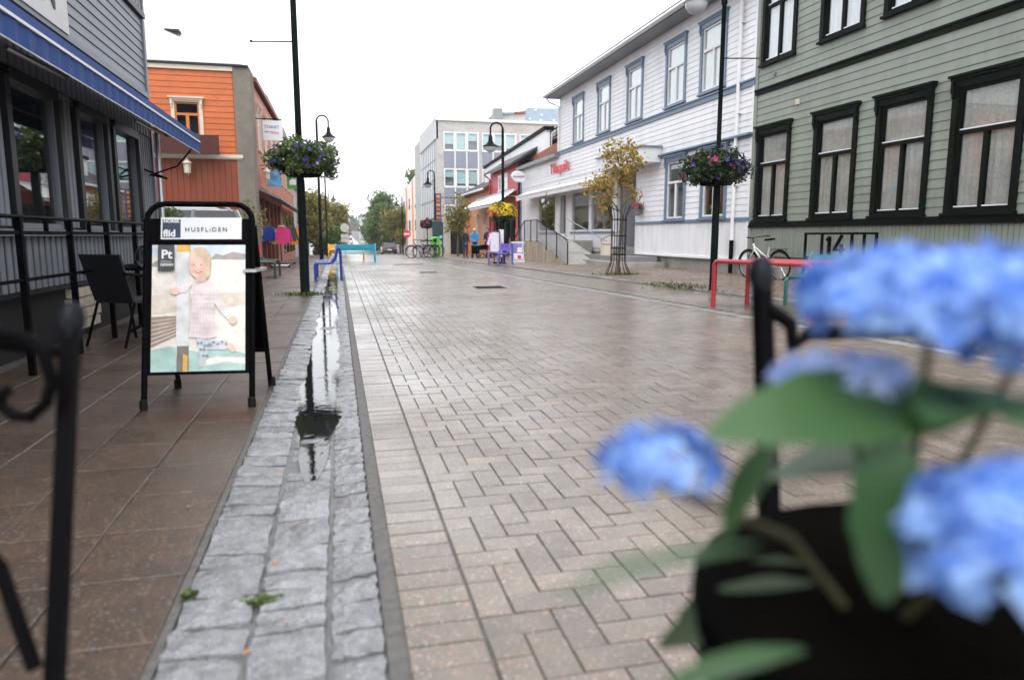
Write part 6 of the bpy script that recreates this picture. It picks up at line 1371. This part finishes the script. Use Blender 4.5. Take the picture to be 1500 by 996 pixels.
for y in (-.18, .18): mb.tube([(-.32,y,.15),(.2,y,.46),(.62,y,.98)], .014, 6); mb.tube([(.32,y,.15),(-.1,y,.46)], .014, 6)
mb.tube([(.62,-.18,.98),(.62,.18,.98)], .02, 6); part(mb, 'chassis', m_alu, t, True)
for x in (-.32, .32):
    for y in (-.2, .2): mb = MB(); mb.tube([(x+.13*math.cos(i*PI/7), y, .15+.13*math.sin(i*PI/7)) for i in range(14)], .02, 5, closed=True); part(mb, 'wheel', m_rubber, t, True)
# ------------------------------------------------------------------ far left and far end
def farhouse(label, x0, x1, y0, y1, z1, wallm, roofm, face='E', rows=((.6,1.9),(3.2,4.5)), ridge=2.2):
    zb = gz(y0)-.4; t = thing('town_house', label, 'house', ((x0+x1)/2, y0, zb)); mb = MB(); mb.box(x0, x1, y0, y1, zb, z1); part(mb, 'wall', wallm, t)
    mb = MB(); mb.prism([(x0-.3,y0-.2,z1),(x1+.3,y0-.2,z1),((x0+x1)/2,y0-.2,z1+ridge)], (0,y1-y0+.4,0)); part(mb, 'roof', roofm, t)
    Fh = Fac(face, x1 if face == 'E' else x0); n = int((y1-y0)/2.6)
    for k in range(n):
        for a, b in rows:
            if b > z1-.2: continue
            y = y0+.8+k*2.6; mb = MB(); Fh.box(mb, y, y+1.2, 0, .05, a, b); w = part(mb, 'window', m_white, t); mb = MB(); Fh.box(mb, y+.1, y+1.1, .05, .06, a+.1, b-.1); part(mb, 'pane', m_glassd, w)
    Fs = Fac('S', y0)
    for k in range(int((x1-x0)/2.2)):
        for a, b in rows:
            if b > z1-.2: continue
            x = x0+.5+k*2.2; mb = MB(); Fs.box(mb, x, x+1.1, 0, .05, a, b); w = part(mb, 'window', m_white, t); mb = MB(); Fs.box(mb, x+.1, x+1.0, .05, .06, a+.1, b-.1); part(mb, 'pane', m_glassd, w)
    return t
m_palew = M('pale render', (.55,.56,.57), .7, var=.05); m_beige = M('beige render', (.50,.44,.36), .7, var=.05)
farhouse('white rendered house beyond the red brown one', -10, -2.9, 47, 62, 4.4, m_palew, m_rooftile)
farhouse('beige rendered house behind the left trees', -10, -3.1, 63, 82, 4.0, m_beige, m_rooftile)
farhouse('pale house glimpsed over the far trees', 6.0, 14.5, 205, 215, 6.2, m_palew, m_grey, rows=((2.6,4.0),(4.4,5.6)))
farhouse('grey house beyond the white and orange building', 10, 22, 101, 116, 6.0, m_beige, m_rooftile, 'W')
# ------------------------------------------------------------------ foreground gate fence and hydrangea
def leaned(label, top, foot, knob, extra, name='fence_post'):
    t = thing(name, label, 'fence post', foot); T = Vector(top)-Vector(foot); mb = MB()
    mb.bar((0,0,0), T, .023, .023, (0,1,0)); part(mb, 'post', m_black, t, True)
    mb = MB(); d = T.normalized(); mb.tube([T-d*.01, T, T+d*.012, T+d*.03, T+d*.045, T+d*.05], [.013,.016,.02,.02,.014,.003], 10); part(mb, 'finial', M('worn iron finial', (.008,.009,.013), .35, var=.2, spec=.1) if knob else bpy.data.materials['worn iron finial'], t, True, True)
    for nm, pts, r_ in extra: mb = MB(); mb.tube([Vector(p)-Vector(foot) for p in pts], r_, 8); part(mb, nm, m_black, t, True, True)
    return t
sc_ = Vector((-.485, 1.175, .855))
scroll = [(-.50,1.19,.94),(-.45,1.178,.932),(-.425,1.165,.905),(-.418,1.161,.866),(-.428,1.16,.835),(-.45,1.16,.815),(-.475,1.168,.817),(-.492,1.172,.832),(-.490,1.174,.850),(-.478,1.174,.855)]
leaned('black wrought iron gate post with scrollwork at the pavement', (-.412, 1.235, .93), (-.405, .86, 0), True,
       [('scroll', scroll, .009), ('rail', [(-1.6,1.2,.91),(-.5,1.205,.92),(-.415,1.225,.90)], .010), ('diagonal_bar', [(-.62,1.14,.80),(-.478,1.086,.619),(-.425,1.03,.49)], .010)])
leaned('black wrought iron post standing behind the hydrangea', (.642, .99, 1.0), (.50, .62, 0), False,
       [('rail', [(.642,.975,.97),(.67,.95,.945),(.66,.93,.915),(.7,.95,.93),(1.4,.9,.93)], .011), ('lower_rail', [(.58,.84,.60),(1.5,.75,.6)], .011)])
def hyd_head(c, r, seed, m, squash=.62, n=190, nrm=(0,0,1)):
    q = np.random.default_rng(seed); mb = MB(); up_ = Vector(nrm).normalized()
    for k in range(n):
        d = Vector(q.normal(size=3)).normalized()
        if d.dot(up_) < -.25: d -= 2*d.dot(up_)*up_
        p = Vector(c)+(d-up_*d.dot(up_)*(1-squash))*r*q.uniform(.86, 1.05); nn = (d+Vector(q.normal(size=3))*.25).normalized(); u = nn.orthogonal().normalized(); v = nn.cross(u); ph = q.uniform(0, 6); s = r*.2*q.uniform(.8, 1.2)
        for i in range(4):
            a = ph+i*PI/2; e = u*math.cos(a)+v*math.sin(a); f_ = -u*math.sin(a)+v*math.cos(a)
            mb.add([p, p+e*s*.55+f_*s*.5+nn*s*.1, p+e*s*1.05+nn*s*.05, p+e*s*.55-f_*s*.5+nn*s*.1], [(0,1,2,3)])
    return mb
p_hyd = leafmat('hydrangea blue petals', (.05,.17,.62), (.36,.56,.92), .3, .6); p_hyd2 = leafmat('hydrangea pale petals', (.36,.50,.86), (.58,.66,.92), .35, .6)
m_hl = leafmat('hydrangea leaf', (.035,.095,.03), (.075,.155,.05), .3, .4)
t = thing('hydrangea', 'blue flowering hydrangea in a black pot beside the gate post', 'hydrangea', (.43, .47, .60))
heads = [((.405,.415,1.034), .084, p_hyd, .40), ((.378,.465,.965), .052, p_hyd2, .45), ((.215,.445,.918), .042, p_hyd, .7), ((.372,.303,.90), .062, p_hyd, .8), ((.50,.43,1.0), .06, p_hyd, .4)]
for k, (c, r_, m, sq) in enumerate(heads):
    part(hyd_head(c, r_, 60+k, m, sq, 230 if r_ > .06 else 120), 'flower_head', m, t)
    mb = MB(); b0 = Vector((.43, .47, .74)); c_ = Vector(c); mb.tube([b0+(c_-b0)*.05, b0.lerp(c_, .5)+Vector((.01,0,.02)), c_-Vector((0,0,r_*.3))], [.004,.0035,.003], 7); part(mb, 'stem', M('hydrangea stem', (.06,.055,.022), .6) if k == 0 else bpy.data.materials['hydrangea stem'], t, smooth=True)
def hleaf(base, tip, w, droop=.02, roll=0):
    mb = MB(); a, b = Vector(base), Vector(tip); d = b-a; s = d.cross(Vector((0,0,1))).normalized(); u = s.cross(d).normalized(); s, u = s*math.cos(roll)+u*math.sin(roll), u*math.cos(roll)-s*math.sin(roll); n = 10; vs = []; fs = []
    for i in range(n+1):
        f_ = i/n; wd = w*math.sin(PI*min(1, f_*.92+.05))**.8*(1+.05*math.sin(i*2.4)); c = a+d*f_-Vector((0,0,droop*(f_**2))); 
        vs += [c-s*wd+u*wd*.22, c, c+s*wd+u*wd*.22]
        if i: o = 3*i; fs += [(o-3,o-2,o+1,o),(o-2,o-1,o+2,o+1)]
    mb.add(vs, fs); return mb
for k, (b_, t_, w, *rl_) in enumerate([((.44,.40,.962),(.235,.415,.968),.04,.45),((.40,.33,.965),(.47,.40,.985),.04),((.345,.38,.955),(.335,.362,.865),.024),((.30,.43,.935),(.262,.435,.885),.022),((.30,.39,.80),(.19,.395,.80),.013),((.20,.30,.925),(.084,.272,.947),.006),
        ((.42,.44,.90),(.34,.50,.90),.05),((.44,.42,.90),(.40,.31,.955),.035),((.44,.40,.96),(.35,.35,.985),.03)]):
    part(hleaf(b_, t_, w, .02, *rl_), 'leaf', m_hl, t, smooth=True)
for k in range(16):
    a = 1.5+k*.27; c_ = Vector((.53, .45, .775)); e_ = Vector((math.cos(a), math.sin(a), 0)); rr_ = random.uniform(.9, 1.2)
    part(hleaf(c_+e_*.13, c_+e_*.235*rr_+Vector((0,0,random.uniform(-.04,-.01))), .026*rr_, .04, random.uniform(-.4,.4)), 'low_leaf', m_leafd, t, smooth=True)  # shade on these low leaves is put into the colour with the dark material
t = thing('plant_pot', 'tall black plant pot holding the hydrangea', 'pot', (.53, .45, 0))
mb = MB(); mb.lathe([(.16,0),(.17,.02),(.235,.70),(.25,.72),(.25,.765),(.24,.77),(.23,.765)], n=28); part(mb, 'pot_body', m_blackpl, t, True, True)
mb = MB(); mb.lathe([(.01,.72),(.229,.72),(.229,.764),(.12,.785),(.01,.79)], n=20); part(mb, 'soil', M('soil', (.003,.0025,.002), .9, var=.3, bump=.8, spec=.01), t, True)
# ------------------------------------------------------------------ hazy air
hz = MB(); hz.box(-260, 260, -8, 760, -3.2, 34); 
mh = bpy.data.materials.new('haze'); mh.use_nodes = True; mh.node_tree.nodes.clear(); ou = N(mh.node_tree, 'ShaderNodeOutputMaterial'); pv = N(mh.node_tree, 'ShaderNodeVolumePrincipled')
pv.inputs['Color'].default_value = (.9,.93,.96,1); pv.inputs['Density'].default_value = .0006; pv.inputs['Anisotropy'].default_value = .2; mh.node_tree.links.new(pv.outputs[0], ou.inputs['Volume'])
solo(hz, 'haze', mh, 'thin pale haze in the rainy air', 'haze', kind='stuff')
